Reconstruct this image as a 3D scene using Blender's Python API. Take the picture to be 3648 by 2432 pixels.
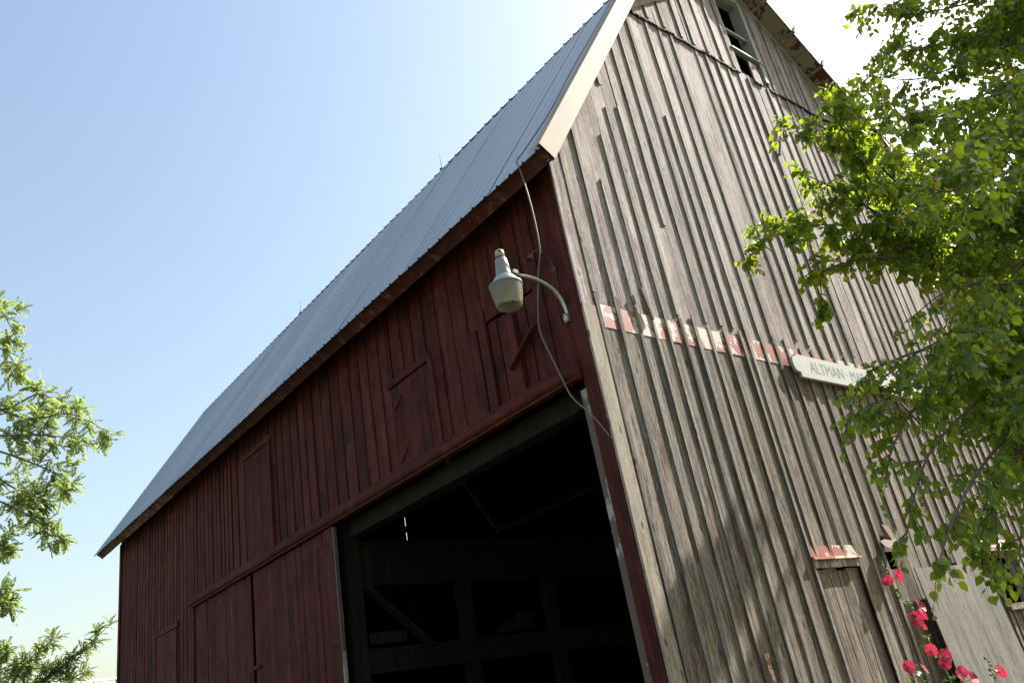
import bpy, bmesh, math, random
import numpy as np
from mathutils import Vector, Matrix
random.seed(11); RNG = np.random.default_rng(11)
for o in list(bpy.data.objects): bpy.data.objects.remove(o)
sc = bpy.context.scene
COL = sc.collection
R = math.radians

# ------------------------------------------------------------------ camera, sky, sun, exposure
cam = bpy.data.cameras.new('camera'); cam.sensor_width = 36; cam.lens = 28.935
cam.clip_start = 0.05; cam.clip_end = 3000
camo = bpy.data.objects.new('camera', cam); COL.objects.link(camo)
rt = Vector((0.773077, -0.610997, -0.170396)); up = Vector((-0.137952, -0.424151, 0.895022)); fw = Vector((0.619129, 0.668415, 0.41219))
m = Matrix.Identity(4)
for i in range(3):
    m[i][0] = rt[i]; m[i][1] = up[i]; m[i][2] = -fw[i]
m[0][3], m[1][3], m[2][3] = -5.66, -5.0, 1.6
camo.matrix_world = m
sc.camera = camo
SUN = Vector((3.8, -1.0, 3.3)).normalized()           # towards the sun
SUN_EL = math.asin(SUN.z); SUN_AZ = math.atan2(SUN.x, SUN.y)
w = bpy.data.worlds.new('World'); sc.world = w; w.use_nodes = True
nt = w.node_tree; nt.nodes.clear()
sky = nt.nodes.new('ShaderNodeTexSky'); sky.sky_type = 'NISHITA'; sky.sun_disc = False
sky.sun_elevation = SUN_EL; sky.sun_rotation = SUN_AZ
sky.air_density = 1.65; sky.dust_density = 3.5; sky.ozone_density = 0.4; sky.altitude = 200
bg = nt.nodes.new('ShaderNodeBackground'); bg.inputs[1].default_value = 0.096
wo = nt.nodes.new('ShaderNodeOutputWorld')
nt.links.new(sky.outputs[0], bg.inputs[0]); nt.links.new(bg.outputs[0], wo.inputs[0])
sl = bpy.data.lights.new('sun', 'SUN'); sl.energy = 5.0; sl.angle = R(0.5); sl.color = (1, 0.95, 0.87)
slo = bpy.data.objects.new('sun', sl); COL.objects.link(slo)
slo.rotation_euler = SUN.to_track_quat('Z', 'Y').to_euler(); slo.location = (30, -10, 30)
vs = sc.view_settings; vs.view_transform = 'Standard'; vs.look = 'None'; vs.gamma = 1; vs.exposure = 1.4
try: vs.use_curve_mapping = False
except Exception: pass
sc.render.engine = 'CYCLES'

# ------------------------------------------------------------------ node helper
class NT:
    def __init__(s, name):
        s.m = bpy.data.materials.new(name); s.m.use_nodes = True
        s.t = s.m.node_tree; s.t.nodes.clear()
        s.out = s.n('ShaderNodeOutputMaterial')
    def n(s, t, **k):
        x = s.t.nodes.new(t)
        for a, b in k.items(): setattr(x, a, b)
        return x
    def l(s, a, b): s.t.links.new(a, b)
    def val(s, sock, v):
        if isinstance(v, (int, float)): sock.default_value = v
        elif isinstance(v, (tuple, list)): sock.default_value = tuple(v) + ((1,) if len(sock.default_value) == 4 and len(v) == 3 else ())
        else: s.l(v, sock)
    def math(s, op, a, b=0.0, c=0.0, clamp=False):
        x = s.n('ShaderNodeMath', operation=op); x.use_clamp = clamp
        s.val(x.inputs[0], a); s.val(x.inputs[1], b); s.val(x.inputs[2], c)
        return x.outputs[0]
    def vmul(s, v, k):
        x = s.n('ShaderNodeVectorMath', operation='MULTIPLY'); s.l(v, x.inputs[0]); s.val(x.inputs[1], k); return x.outputs[0]
    def vadd(s, v, k):
        x = s.n('ShaderNodeVectorMath', operation='ADD'); s.l(v, x.inputs[0]); s.val(x.inputs[1], k); return x.outputs[0]
    def noise(s, v, sc_=1.0, det=4, ro=0.55, dist=0.0):
        x = s.n('ShaderNodeTexNoise'); s.l(v, x.inputs['Vector']); x.inputs['Scale'].default_value = sc_
        x.inputs['Detail'].default_value = det; x.inputs['Roughness'].default_value = ro; x.inputs['Distortion'].default_value = dist
        return x.outputs['Fac']
    def ramp(s, f, stops):
        x = s.n('ShaderNodeValToRGB'); s.l(f, x.inputs[0]); e = x.color_ramp.elements
        while len(e) < len(stops): e.new(0.5)
        for i, (p, c) in enumerate(stops):
            e[i].position = p; e[i].color = tuple(c) + (1,) if len(c) == 3 else c
        return x.outputs[0]
    def step(s, f, a, b):
        x = s.n('ShaderNodeMapRange'); x.clamp = True; s.val(x.inputs[0], f); s.val(x.inputs[1], a); s.val(x.inputs[2], b); return x.outputs[0]
    def mix(s, f, a, b, mode='MIX'):
        x = s.n('ShaderNodeMix', data_type='RGBA', blend_type=mode); s.val(x.inputs[0], f); s.val(x.inputs[6], a); s.val(x.inputs[7], b); return x.outputs[2]
    def bump(s, h, st=0.3, d=0.01):
        x = s.n('ShaderNodeBump'); x.inputs['Strength'].default_value = st; x.inputs['Distance'].default_value = d; s.l(h, x.inputs['Height']); return x.outputs[0]
    def pbr(s, col, rough=0.8, metal=0.0, normal=None, spec=0.5, **k):
        x = s.n('ShaderNodeBsdfPrincipled'); s.val(x.inputs['Base Color'], col); s.val(x.inputs['Roughness'], rough); s.val(x.inputs['Metallic'], metal)
        s.val(x.inputs['Specular IOR Level'], spec)
        if normal is not None: s.l(normal, x.inputs['Normal'])
        for a, b in k.items(): s.val(x.inputs[a.replace('_', ' ')], b)
        return x.outputs[0]
    def done(s, sh): s.l(sh, s.out.inputs[0]); return s.m
    def coords(s, rnd=True):
        tc = s.n('ShaderNodeTexCoord').outputs['Object']
        oi = s.n('ShaderNodeObjectInfo').outputs['Random']
        if rnd:
            c = s.n('ShaderNodeCombineXYZ'); 
            s.l(s.math('MULTIPLY', oi, 61.0), c.inputs[0]); s.l(s.math('MULTIPLY', oi, 23.0), c.inputs[1]); s.l(s.math('MULTIPLY', oi, 131.0), c.inputs[2])
            tc = s.vadd(tc, c.outputs[0])
        return tc, oi

def wood(name, cols, moss=0.0, paint=None, paint_amt=0.0, rough=0.85, vary=0.45, bump=0.55, mosscol=(0.16, 0.13, 0.02)):
    t = NT(name); co, rnd = t.coords()
    wv = t.n('ShaderNodeTexNoise'); t.l(t.vmul(co, (3, 3, 1.3)), wv.inputs['Vector']); wv.inputs['Scale'].default_value = 1
    warp = t.n('ShaderNodeVectorMath', operation='MULTIPLY_ADD'); t.l(wv.outputs['Color'], warp.inputs[0]); warp.inputs[1].default_value = (0.05, 0.05, 0.0); t.l(co, warp.inputs[2])
    cw = warp.outputs[0]
    # knots
    vo = t.n('ShaderNodeTexVoronoi'); t.l(t.vmul(cw, (6.5, 6.5, 2.6)), vo.inputs['Vector']); vo.inputs['Scale'].default_value = 1.0
    kd = vo.outputs['Distance']; knot = t.step(kd, 0.15, 0.07)
    halo = t.step(kd, 0.32, 0.06)
    c2 = t.n('ShaderNodeVectorMath', operation='MULTIPLY_ADD'); t.l(halo, c2.inputs[0]); c2.inputs[1].default_value = (0.05, 0.05, 0); t.l(cw, c2.inputs[2])
    g1 = t.noise(t.vmul(c2.outputs[0], (42, 42, 1.2)), 1, 6, 0.7)
    g2 = t.noise(t.vmul(c2.outputs[0], (14, 14, 0.7)), 1, 3, 0.6)
    g3 = t.noise(t.vmul(c2.outputs[0], (150, 150, 5)), 1, 3, 0.6)
    st = t.noise(t.vmul(co, (4, 4, 0.55)), 1, 4, 0.6)
    g4 = t.noise(t.vmul(co, (70, 70, 16)), 1, 3, 0.7)
    f = t.math('MULTIPLY_ADD', g4, 0.42, t.math('MULTIPLY_ADD', g1, 0.6, t.math('MULTIPLY_ADD', g2, 0.45, t.math('MULTIPLY_ADD', g3, 0.25, t.math('MULTIPLY_ADD', st, 0.5, -0.61)))))
    col = t.ramp(f, [(0.30, cols[0]), (0.47, cols[1]), (0.64, cols[2])])
    crack = t.step(g1, 0.395, 0.335)
    col = t.mix(t.math('MULTIPLY', crack, 0.75), col, [c * 0.35 for c in cols[0]])
    col = t.mix(t.math('MULTIPLY', knot, 0.8), col, [c * 0.6 for c in cols[0]])
    if paint:
        pn = t.noise(t.vmul(co, (9, 9, 1.1)), 1, 6, 0.72)
        pn2 = t.math('MULTIPLY_ADD', g1, 0.35, pn)
        col = t.mix(t.step(pn2, 0.82 - paint_amt * 0.5, 0.78 - paint_amt * 0.5), paint, col) if paint_amt < 1 else paint
    if moss > 0:
        mn = t.noise(t.vmul(co, (7, 7, 1.3)), 1, 7, 0.75); mm = t.math('MULTIPLY', t.step(mn, 0.66 - moss * 0.15, 0.76 - moss * 0.15), t.step(g3, 0.35, 0.6))
        col = t.mix(t.math('MULTIPLY', mm, 0.8), col, mosscol)
    br = t.math('MULTIPLY_ADD', rnd, vary, 1.0 - vary * 0.5)
    cc = t.n('ShaderNodeCombineXYZ'); [t.l(br, cc.inputs[i]) for i in range(3)]
    col = t.mix(1.0, col, cc.outputs[0], 'MULTIPLY')
    h = t.math('SUBTRACT', t.math('MULTIPLY_ADD', g4, 0.5, t.math('MULTIPLY_ADD', g1, 1.0, t.math('MULTIPLY', g2, 0.7))), t.math('MULTIPLY', crack, 0.8))
    return t.done(t.pbr(col, rough, normal=t.bump(h, bump, 0.008), spec=0.25))

def painted(name, col, dark=0.6, rough=0.75, vary=0.4, stain=(0.09, 0.03, 0.035), bump=0.35, spec=0.12):
    """old barn paint on rough boards: faded, stained streaks that follow the grain"""
    t = NT(name); co, rnd = t.coords()
    g1 = t.noise(t.vmul(co, (50, 50, 1.6)), 1, 5, 0.65); g2 = t.noise(t.vmul(co, (9, 9, 0.6)), 1, 4, 0.6); bl = t.noise(t.vmul(co, (3, 3, 2.4)), 1, 5, 0.65)
    f = t.math('MULTIPLY_ADD', g1, 0.5, t.math('MULTIPLY', g2, 0.5))
    c = t.ramp(f, [(0.3, [x * dark for x in col]), (0.5, col), (0.68, [min(1, x * 1.7 + 0.004) for x in col])])
    c = t.mix(t.math('MULTIPLY', t.step(bl, 0.46, 0.62), 0.8), c, stain)
    br = t.math('MULTIPLY_ADD', rnd, vary, 1.0 - vary * 0.5)
    cc = t.n('ShaderNodeCombineXYZ'); [t.l(br, cc.inputs[i]) for i in range(3)]
    c = t.mix(1.0, c, cc.outputs[0], 'MULTIPLY')
    return t.done(t.pbr(c, rough, normal=t.bump(t.math('MULTIPLY_ADD', g1, 1.0, g2), bump, 0.005), spec=spec))

def peeling(name, a, b, under, thr=0.5, scale=(7, 7, 5), rough=0.6):
    """coat a flaked off over coat b over bare wood"""
    t = NT(name); co, rnd = t.coords()
    n1 = t.noise(t.vmul(co, scale), 1, 8, 0.62, 0.4); n2 = t.noise(t.vmul(co, (2.1, 2.1, 2.1)), 1, 5, 0.6)
    g = t.noise(t.vmul(co, (60, 60, 3)), 1, 4, 0.6)
    f = t.math('MULTIPLY_ADD', n2, 0.6, t.math('MULTIPLY', n1, 0.6))
    cb = t.mix(t.math('MULTIPLY', t.step(g, 0.3, 0.7), 0.35), b, [x * 0.6 for x in b])
    cb = t.mix(t.step(n1, 0.36, 0.34), cb, under)
    e = t.step(f, thr + 0.1, thr + 0.115)
    c = t.mix(e, a, cb)
    return t.done(t.pbr(c, rough, normal=t.bump(t.math('MULTIPLY_ADD', g, 0.3, t.math('MULTIPLY', e, -0.6)), 0.5, 0.004), spec=0.3))

def plain(name, col, rough=0.6, metal=0.0, var=0.15, scale=6.0, bump=0.1, spec=0.5):
    t = NT(name); co, rnd = t.coords()
    n = t.noise(t.vmul(co, (scale,) * 3), 1, 6, 0.65)
    c = t.mix(t.step(n, 0.3, 0.75), [x * (1 - var) for x in col], [min(1, x * (1 + var)) for x in col])
    return t.done(t.pbr(c, rough, metal, t.bump(n, bump, 0.003), spec))

def leafmat(name, dark, light, trans, gloss=0.4, yellow=None, tw=0.5):
    t = NT(name)
    at = t.n('ShaderNodeAttribute', attribute_name='var').outputs['Fac']; oi = t.n('ShaderNodeObjectInfo').outputs['Random']
    v = t.math('FRACT', t.math('ADD', at, oi))
    c = t.mix(v, dark, light); tr = t.mix(v, [x * 0.75 for x in trans], trans)
    if yellow:
        yf = t.step(v, 0.93, 0.98); c = t.mix(yf, c, yellow); tr = t.mix(yf, tr, [x * 1.6 for x in yellow])
    b = t.pbr(c, gloss, spec=0.5)
    x = t.n('ShaderNodeBsdfTranslucent'); t.l(tr, x.inputs[0])
    mx = t.n('ShaderNodeMixShader'); mx.inputs[0].default_value = tw; t.l(b, mx.inputs[1]); t.l(x.outputs[0], mx.inputs[2])
    return t.done(mx.outputs[0])

M = {}
M['grey'] = wood('weathered_wood_upper', [(0.055, 0.042, 0.038), (0.22, 0.185, 0.17), (0.40, 0.345, 0.325)], moss=0.25, mosscol=(0.14, 0.11, 0.05), vary=0.28, paint=(0.17, 0.11, 0.10), paint_amt=0.06)
M['brown'] = wood('weathered_wood_lower', [(0.030, 0.023, 0.019), (0.122, 0.100, 0.084), (0.275, 0.235, 0.20)], moss=0.65, vary=0.32, paint=(0.10, 0.05, 0.04), paint_amt=0.05)
M['batten'] = wood('weathered_batten', [(0.05, 0.043, 0.037), (0.16, 0.145, 0.128), (0.30, 0.275, 0.245)], moss=0.35, vary=0.45)
M['corner'] = wood('weathered_corner_board', [(0.10, 0.08, 0.062), (0.26, 0.22, 0.175), (0.38, 0.325, 0.265)], vary=0.1, bump=0.25)
M['ply'] = wood('weathered_plywood', [(0.07, 0.064, 0.058), (0.14, 0.13, 0.12), (0.21, 0.195, 0.18)], vary=0.12, bump=0.25)
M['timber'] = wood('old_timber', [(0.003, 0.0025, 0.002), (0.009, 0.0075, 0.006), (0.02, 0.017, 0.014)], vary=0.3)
M['soffit'] = peeling('peeling_soffit', (0.22, 0.185, 0.135), (0.09, 0.03, 0.024), (0.10, 0.075, 0.05), 0.52, (6, 6, 3))
M['jamb'] = peeling('peeling_jamb', (0.10, 0.075, 0.06), (0.34, 0.325, 0.305), (0.10, 0.075, 0.06), 0.53, (9, 9, 0.9))
M['band'] = peeling('peeling_band', (0.25, 0.055, 0.042), (0.52, 0.455, 0.385), (0.44, 0.37, 0.31), 0.50, (8, 4, 6), 0.45)
M['red'] = painted('barn_red_paint', (0.076, 0.017, 0.0122), dark=0.42, stain=(0.026, 0.008, 0.008))
M['redtrim'] = painted('barn_red_trim', (0.078, 0.018, 0.013), vary=0.25, dark=0.55, stain=(0.035, 0.011, 0.010))
M['fascia'] = wood('worn_eave_board', [(0.03, 0.015, 0.012), (0.07, 0.035, 0.025), (0.19, 0.12, 0.085)], paint=(0.06, 0.017, 0.014), paint_amt=0.35)
M['bare'] = wood('bare_eave_board', [(0.05, 0.03, 0.022), (0.13, 0.085, 0.06), (0.26, 0.19, 0.14)], paint=(0.06, 0.017, 0.014), paint_amt=0.2)
M['cream'] = plain('cream_metal', (0.36, 0.30, 0.235), 0.65, 0, 0.10, 3, 0.08, 0.12)
M['white'] = plain('white_sign_paint', (0.46, 0.48, 0.46), 0.6, 0, 0.07, 8, 0.1, 0.15)
M['letter'] = plain('faded_blue_grey_lettering', (0.22, 0.29, 0.31), 0.7, 0, 0.3, 30, 0.1, 0.1)
M['lightpaint'] = plain('old_pale_paint', (0.33, 0.31, 0.275), 0.75, 0, 0.3, 9, 0.3, 0.15)
t = NT('metal_roof'); co, rnd = t.coords(False)
n = t.noise(t.vmul(co, (0.8, 2.5, 0.8)), 1, 5, 0.6); br = t.math('MULTIPLY_ADD', rnd, 0.22, t.math('MULTIPLY_ADD', n, 0.3, 0.72))
cc = t.n('ShaderNodeCombineXYZ'); [t.l(br, cc.inputs[i]) for i in range(3)]
c = t.mix(1.0, (0.40, 0.425, 0.45), cc.outputs[0], 'MULTIPLY')
M['roof'] = t.done(t.pbr(c, t.math('MULTIPLY_ADD', rnd, 0.22, t.math('MULTIPLY_ADD', n, 0.25, 0.22)), 0.6))
M['galv'] = plain('galvanised_steel', (0.45, 0.45, 0.42), 0.38, 0.7, 0.2, 25)
M['lampgrey'] = plain('grey_lamp_paint', (0.20, 0.205, 0.20), 0.5, 0.1, 0.12, 30)
M['photocell'] = plain('cream_plastic', (0.40, 0.36, 0.23), 0.5, 0, 0.15, 20)
M['black'] = plain('black_rubber', (0.02, 0.02, 0.02), 0.7)
M['iron'] = plain('rusty_iron', (0.09, 0.05, 0.035), 0.8, 0.2, 0.4, 30, 0.4)
M['rust'] = plain('rust_red_flashing', (0.12, 0.07, 0.055), 0.8, 0.0, 0.4, 14, 0.5, 0.2)
M['cable'] = plain('grey_braided_cable', (0.15, 0.14, 0.125), 0.6, 0.2, 0.3, 60, 0.4)
M['sash'] = plain('pale_sash_paint', (0.30, 0.30, 0.275), 0.7, 0, 0.3, 20, 0.2, 0.15)
t = NT('refractor_glass'); co, rnd = t.coords(False)
pr = t.pbr((0.32, 0.31, 0.26), 0.25, 0.0, spec=0.6); tl = t.n('ShaderNodeBsdfTranslucent'); tl.inputs[0].default_value = (0.52, 0.49, 0.38, 1)
tp = t.n('ShaderNodeBsdfTransparent'); tp.inputs[0].default_value = (0.9, 0.88, 0.8, 1)
a = t.n('ShaderNodeMixShader'); a.inputs[0].default_value = 0.45; t.l(pr, a.inputs[1]); t.l(tl.outputs[0], a.inputs[2])
b = t.n('ShaderNodeMixShader'); b.inputs[0].default_value = 0.38; t.l(a.outputs[0], b.inputs[1]); t.l(tp.outputs[0], b.inputs[2])
M['glass'] = t.done(b.outputs[0])
M['bark'] = plain('bark', (0.09, 0.075, 0.06), 0.9, 0, 0.4, 14, 0.8)
M['leaf'] = leafmat('birch_leaf', (0.028, 0.075, 0.018), (0.055, 0.12, 0.022), (0.47, 0.63, 0.024), 0.34, yellow=(0.26, 0.22, 0.015), tw=0.52)
M['locleaf'] = leafmat('locust_leaf', (0.09, 0.14, 0.04), (0.15, 0.21, 0.07), (0.42, 0.52, 0.14), 0.5, tw=0.5)
M['hleaf'] = leafmat('hollyhock_leaf', (0.05, 0.12, 0.02), (0.08, 0.17, 0.03), (0.20, 0.34, 0.04), 0.5, tw=0.4)
M['stem'] = plain('green_stem', (0.14, 0.20, 0.05), 0.6)
M['petal'] = leafmat('hollyhock_petal', (0.36, 0.022, 0.06), (0.48, 0.04, 0.095), (0.45, 0.03, 0.07), 0.6, tw=0.4)
M['whiteroof'] = plain('white_metal_roof', (0.5, 0.51, 0.5), 0.5, 0, 0.06, 2)
M['tanroof'] = plain('tan_metal_roof', (0.36, 0.33, 0.24), 0.5, 0, 0.1, 2)
t = NT('ground'); co, rnd = t.coords(False)
n = t.noise(t.vmul(co, (0.35,) * 3), 1, 8, 0.65); n2 = t.noise(t.vmul(co, (9,) * 3), 1, 6, 0.7)
c = t.mix(t.step(n, 0.42, 0.58), (0.075, 0.10, 0.03), (0.19, 0.165, 0.13)); c = t.mix(t.math('MULTIPLY', t.step(n2, 0.4, 0.7), 0.5), c, (0.10, 0.09, 0.06))
M['ground'] = t.done(t.pbr(c, 0.95, normal=t.bump(n2, 0.6, 0.03), spec=0.1))

# ------------------------------------------------------------------ mesh helpers
def link(name, me, mat=None, parent=None, loc=(0, 0, 0), rot=(0, 0, 0)):
    o = bpy.data.objects.new(name, me); COL.objects.link(o)
    o.location = loc; o.rotation_euler = rot
    if mat is not None and me is not None and not me.materials: me.materials.append(M[mat] if isinstance(mat, str) else mat)
    if parent is not None: o.parent = parent
    return o
def empty(name, loc=(0, 0, 0), rot=(0, 0, 0), parent=None):
    return link(name, None, None, parent, loc, rot)
def tag(o, label, cat=None, group=None, kind=None):
    if label: o['label'] = label
    if cat: o['category'] = cat
    if group: o['group'] = group
    if kind: o['kind'] = kind
    return o
class MB:
    def __init__(s): s.v = []; s.f = []; s.sm = []
    def add(s, vs, fs, smooth=False):
        k = len(s.v); s.v += [tuple(x) for x in vs]; s.f += [tuple(i + k for i in f) for f in fs]; s.sm += [smooth] * len(fs); return s
    def box(s, a, b):
        x0, y0, z0 = [min(p, q) for p, q in zip(a, b)]; x1, y1, z1 = [max(p, q) for p, q in zip(a, b)]
        return s.add([(x0, y0, z0), (x1, y0, z0), (x1, y1, z0), (x0, y1, z0), (x0, y0, z1), (x1, y0, z1), (x1, y1, z1), (x0, y1, z1)],
              [(0, 3, 2, 1), (4, 5, 6, 7), (0, 1, 5, 4), (1, 2, 6, 5), (2, 3, 7, 6), (3, 0, 4, 7)])
    def beam(s, a, b, w, h, upv=(0, 0, 1)):
        a, b = Vector(a), Vector(b); d = (b - a).normalized(); u = Vector(upv); r = d.cross(u)
        if r.length < 1e-4: r = d.cross(Vector((0, 1, 0)))
        r.normalize(); u = r.cross(d)
        vs = [p + r * (i * w / 2) + u * (j * h / 2) for p in (a, b) for i, j in ((-1, -1), (1, -1), (1, 1), (-1, 1))]
        return s.add(vs, [(0, 1, 2, 3), (7, 6, 5, 4), (0, 4, 5, 1), (1, 5, 6, 2), (2, 6, 7, 3), (3, 7, 4, 0)])
    def tube(s, pts, rad, n=8, cap=True, smooth=True):
        pts = [Vector(p) for p in pts]; k = len(pts); rad = rad if isinstance(rad, (list, tuple)) else [rad] * k
        vs = []; prev = None
        for i, p in enumerate(pts):
            d = (pts[min(i + 1, k - 1)] - pts[max(i - 1, 0)]).normalized()
            if prev is None:
                a = d.cross(Vector((0, 0, 1))); a = a if a.length > 0.05 else d.cross(Vector((1, 0, 0)))
            else: a = prev - d * prev.dot(d)
            a.normalize(); prev = a; b = d.cross(a)
            vs += [p + (a * math.cos(2 * math.pi * j / n) + b * math.sin(2 * math.pi * j / n)) * rad[i] for j in range(n)]
        fs = [(i * n + j, i * n + (j + 1) % n, (i + 1) * n + (j + 1) % n, (i + 1) * n + j) for i in range(k - 1) for j in range(n)]
        if cap: fs += [tuple(range(n - 1, -1, -1)), tuple((k - 1) * n + j for j in range(n))]
        return s.add(vs, fs, smooth)
    def lathe(s, prof, n=24, c=(0, 0, 0), smooth=True, mod=None):
        vs = []
        for (r, z) in prof:
            for j in range(n):
                rr = r * (mod(j) if mod else 1); an = 2 * math.pi * j / n
                vs.append((c[0] + rr * math.cos(an), c[1] + rr * math.sin(an), c[2] + z))
        fs = [(i * n + j, i * n + (j + 1) % n, (i + 1) * n + (j + 1) % n, (i + 1) * n + j) for i in range(len(prof) - 1) for j in range(n)]
        return s.add(vs, fs, smooth)
    def prism(s, poly, d0, d1, fn):
        n = len(poly); vs = [fn(x, y, d0) for x, y in poly] + [fn(x, y, d1) for x, y in poly]
        return s.add(vs, [tuple(range(n)), tuple(range(2 * n - 1, n - 1, -1))] + [(i, i + n, (i + 1) % n + n, (i + 1) % n) for i in range(n)])
    def mesh(s, name='mesh', recalc=True):
        me = bpy.data.meshes.new(name); me.from_pydata(s.v, [], s.f); me.update()
        me.polygons.foreach_set('use_smooth', s.sm)
        if recalc:
            bm = bmesh.new(); bm.from_mesh(me); bmesh.ops.recalc_face_normals(bm, faces=bm.faces[:]); bm.to_mesh(me); bm.free()
        return me
    def obj(s, name, mat, parent=None, loc=(0, 0, 0), rot=(0, 0, 0), recalc=True):
        return link(name, s.mesh(name, recalc), mat, parent, loc, rot)
def smooth_path(pts, n=6):
    pts = [Vector(p) for p in pts]; q = [pts[0] * 2 - pts[1]] + pts + [pts[-1] * 2 - pts[-2]]; out = []
    for i in range(1, len(q) - 2):
        for k in range(n):
            t_ = k / n; a, b, c, d = q[i - 1], q[i], q[i + 1], q[i + 2]
            out.append(0.5 * ((2 * b) + (c - a) * t_ + (2 * a - 5 * b + 4 * c - d) * t_ ** 2 + (3 * b - a - 3 * c + d) * t_ ** 3))
    return out + [pts[-1]]

# ------------------------------------------------------------------ ground
g = MB(); N = 24; S = 1500.0
gv = []; 
for i in range(N + 1):
    for j in range(N + 1):
        a = (i / N * 2 - 1); b = (j / N * 2 - 1); gv.append((math.copysign(abs(a) ** 2.2, a) * S, math.copysign(abs(b) ** 2.2, b) * S, 0))
g.add(gv, [(i * (N + 1) + j, (i + 1) * (N + 1) + j, (i + 1) * (N + 1) + j + 1, i * (N + 1) + j + 1) for i in range(N) for j in range(N)])
tag(g.obj('ground', 'ground'), 'gravel and grass ground around the barn', kind='structure')

# ------------------------------------------------------------------ barn
W, L = 11.45, 15.94
EX, EZ, BX, BZ, PX, PZ = -0.47, 6.84, 2.166, 10.73, W / 2, 13.41
YN, YF = -0.36, L + 0.37                                   # roof edge near, far
s1 = (BZ - EZ) / (BX - EX); s2 = (PZ - BZ) / (PX - BX); TH = 0.19
def roof_top(x):
    x = min(x, W - x)
    return EZ + s1 * (x - EX) if x < BX else BZ + s2 * (x - BX)
def roof_under(x):
    x2 = min(x, W - x)
    return min(EZ + s1 * (x2 - EX) - TH * math.hypot(1, s1), BZ + s2 * (x2 - BX) - TH * math.hypot(1, s2))
barn = tag(empty('barn', (0, 0, 0)), 'weathered barn with grey gable end, red side wall and ribbed metal roof', 'barn')

def plank(parent, name, mat, side, a, b, z0, z1, d=0.0, t=0.022, seg=3, jit=0.003, lean=0.0, cup=0.0):
    """a..b along the wall, z0 / z1 number or function of the along-wall coordinate, d = how far its back stands proud of the wall plane"""
    f0 = z0 if callable(z0) else (lambda u: z0); f1 = z1 if callable(z1) else (lambda u: z1)
    zr = min(f0(a), f0(b)); c = (a + b) / 2; w = b - a
    lu, ru = (a, b) if side == 'G' else (b, a)
    vs = []; tilt = random.uniform(-cup, cup)
    for i in range(seg + 1):
        k = i / seg
        zl = f0(lu) + (f1(lu) - f0(lu)) * k - zr; zz = f0(ru) + (f1(ru) - f0(ru)) * k - zr
        e = lean * ((zl + zz) / 2 - (f1(c) - zr) / 2)
        j1, j2, j3, j4 = [random.uniform(-jit, jit) for _ in range(4)]
        vs += [(-w / 2 + j1 + e, 0, zl), (w / 2 + j2 + e, 0, zz), (w / 2 + j2 + e, -t + tilt + j3 * 0.6, zz), (-w / 2 + j1 + e, -t - tilt + j4 * 0.6, zl)]
    fs = [(0, 1, 2, 3), (seg * 4 + 3, seg * 4 + 2, seg * 4 + 1, seg * 4)]
    for i in range(seg):
        p, q = i * 4, i * 4 + 4
        fs += [(p + j, q + j, q + (j + 1) % 4, p + (j + 1) % 4) for j in range(4)]
    o = MB().add(vs, fs).obj(name, mat, parent, (c, -d, zr) if side == 'G' else (-d, c, zr), (0, 0, 0) if side == 'G' else (0, 0, -math.pi / 2))
    return o
def cut(z0, z1, holes):
    """z spans left of z0..z1 when the holes are taken out"""
    sp = [(z0, z1)]
    for h0, h1 in holes:
        nx = []
        for p, q in sp:
            if callable(p) or callable(q): 
                P = p if not callable(p) else -1; Q = q if not callable(q) else 99
            else: P, Q = p, q
            if h1 <= P or h0 >= Q: nx.append((p, q)); continue
            if h0 > P: nx.append((p, h0))
            if h1 < Q: nx.append((h1, q))
        sp = nx
    return sp

# ---- gable wall: girts carry the boards and battens
gw = MB()
for z in (0.5, 1.7, 3.3, 5.1, 6.7, 8.2, 9.6, 10.7):
    x1 = 0.25
    while roof_under(x1) < z + 0.25: x1 += 0.05
    if z == 1.7: gw.box((x1, 0.03, z), (7.1, 0.13, z + 0.15)); gw.box((8.2, 0.03, z), (W - x1, 0.13, z + 0.15))
    else: gw.box((x1, 0.03, z), (W - x1, 0.13, z + 0.15))
gable = gw.obj('gable_wall', 'timber', barn); gable['label'] = 'bare weathered grey board and batten gable end'
E0 = [0.0, 0.22, 0.52, 0.81, 1.05, 1.29, 1.54, 1.79, 2.06, 2.35, 2.58, 2.82, 3.12, 3.40]
while E0[-1] < W - 0.4: E0.append(E0[-1] + random.choice((0.24, 0.26, 0.27, 0.28, 0.3)))
E0.append(W)
def snap(E, xs):
    E = list(E)
    for x in xs:
        i = min(range(1, len(E) - 1), key=lambda i: abs(E[i] - x)); E[i] = x
    return sorted(E)
EL = snap(E0, [2.68, 3.66, 7.15, 8.15]); EL = [e for i, e in enumerate(EL) if i == 0 or e - EL[i - 1] > 0.09]
def holes_for(c, rects): return [(r[2], r[3]) for r in rects if r[0] - 0.01 < c < r[1] + 0.01]
HL = [(2.68, 3.66, 0.0, 2.60), (7.15, 8.15, 1.88, 2.58), (4.15, 4.42, 2.45, 2.66)]
for a, b in zip(EL, EL[1:]):
    for p, q in cut(0.25, 5.06 + random.uniform(-0.02, 0.02), holes_for((a + b) / 2, HL)):
        if q - p > 0.1: plank(gable, 'board', 'brown', 'G', a + 0.002, b - 0.002, p, q, random.uniform(-0.004, 0.003), 0.022, 4, 0.0025, 0, 0.003)
u = 2.68                                                     # boarded-up window under the hood: planks set back, no battens
for wd in (0.12, 0.2, 0.19, 0.2, 0.27):
    plank(gable, 'board', 'brown', 'G', u + 0.006, u + wd - 0.006, 0.25, 2.52 + random.uniform(-0.04, 0.04), -0.03, 0.02, 4, 0.003, 0, 0.003); u += wd
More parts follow.
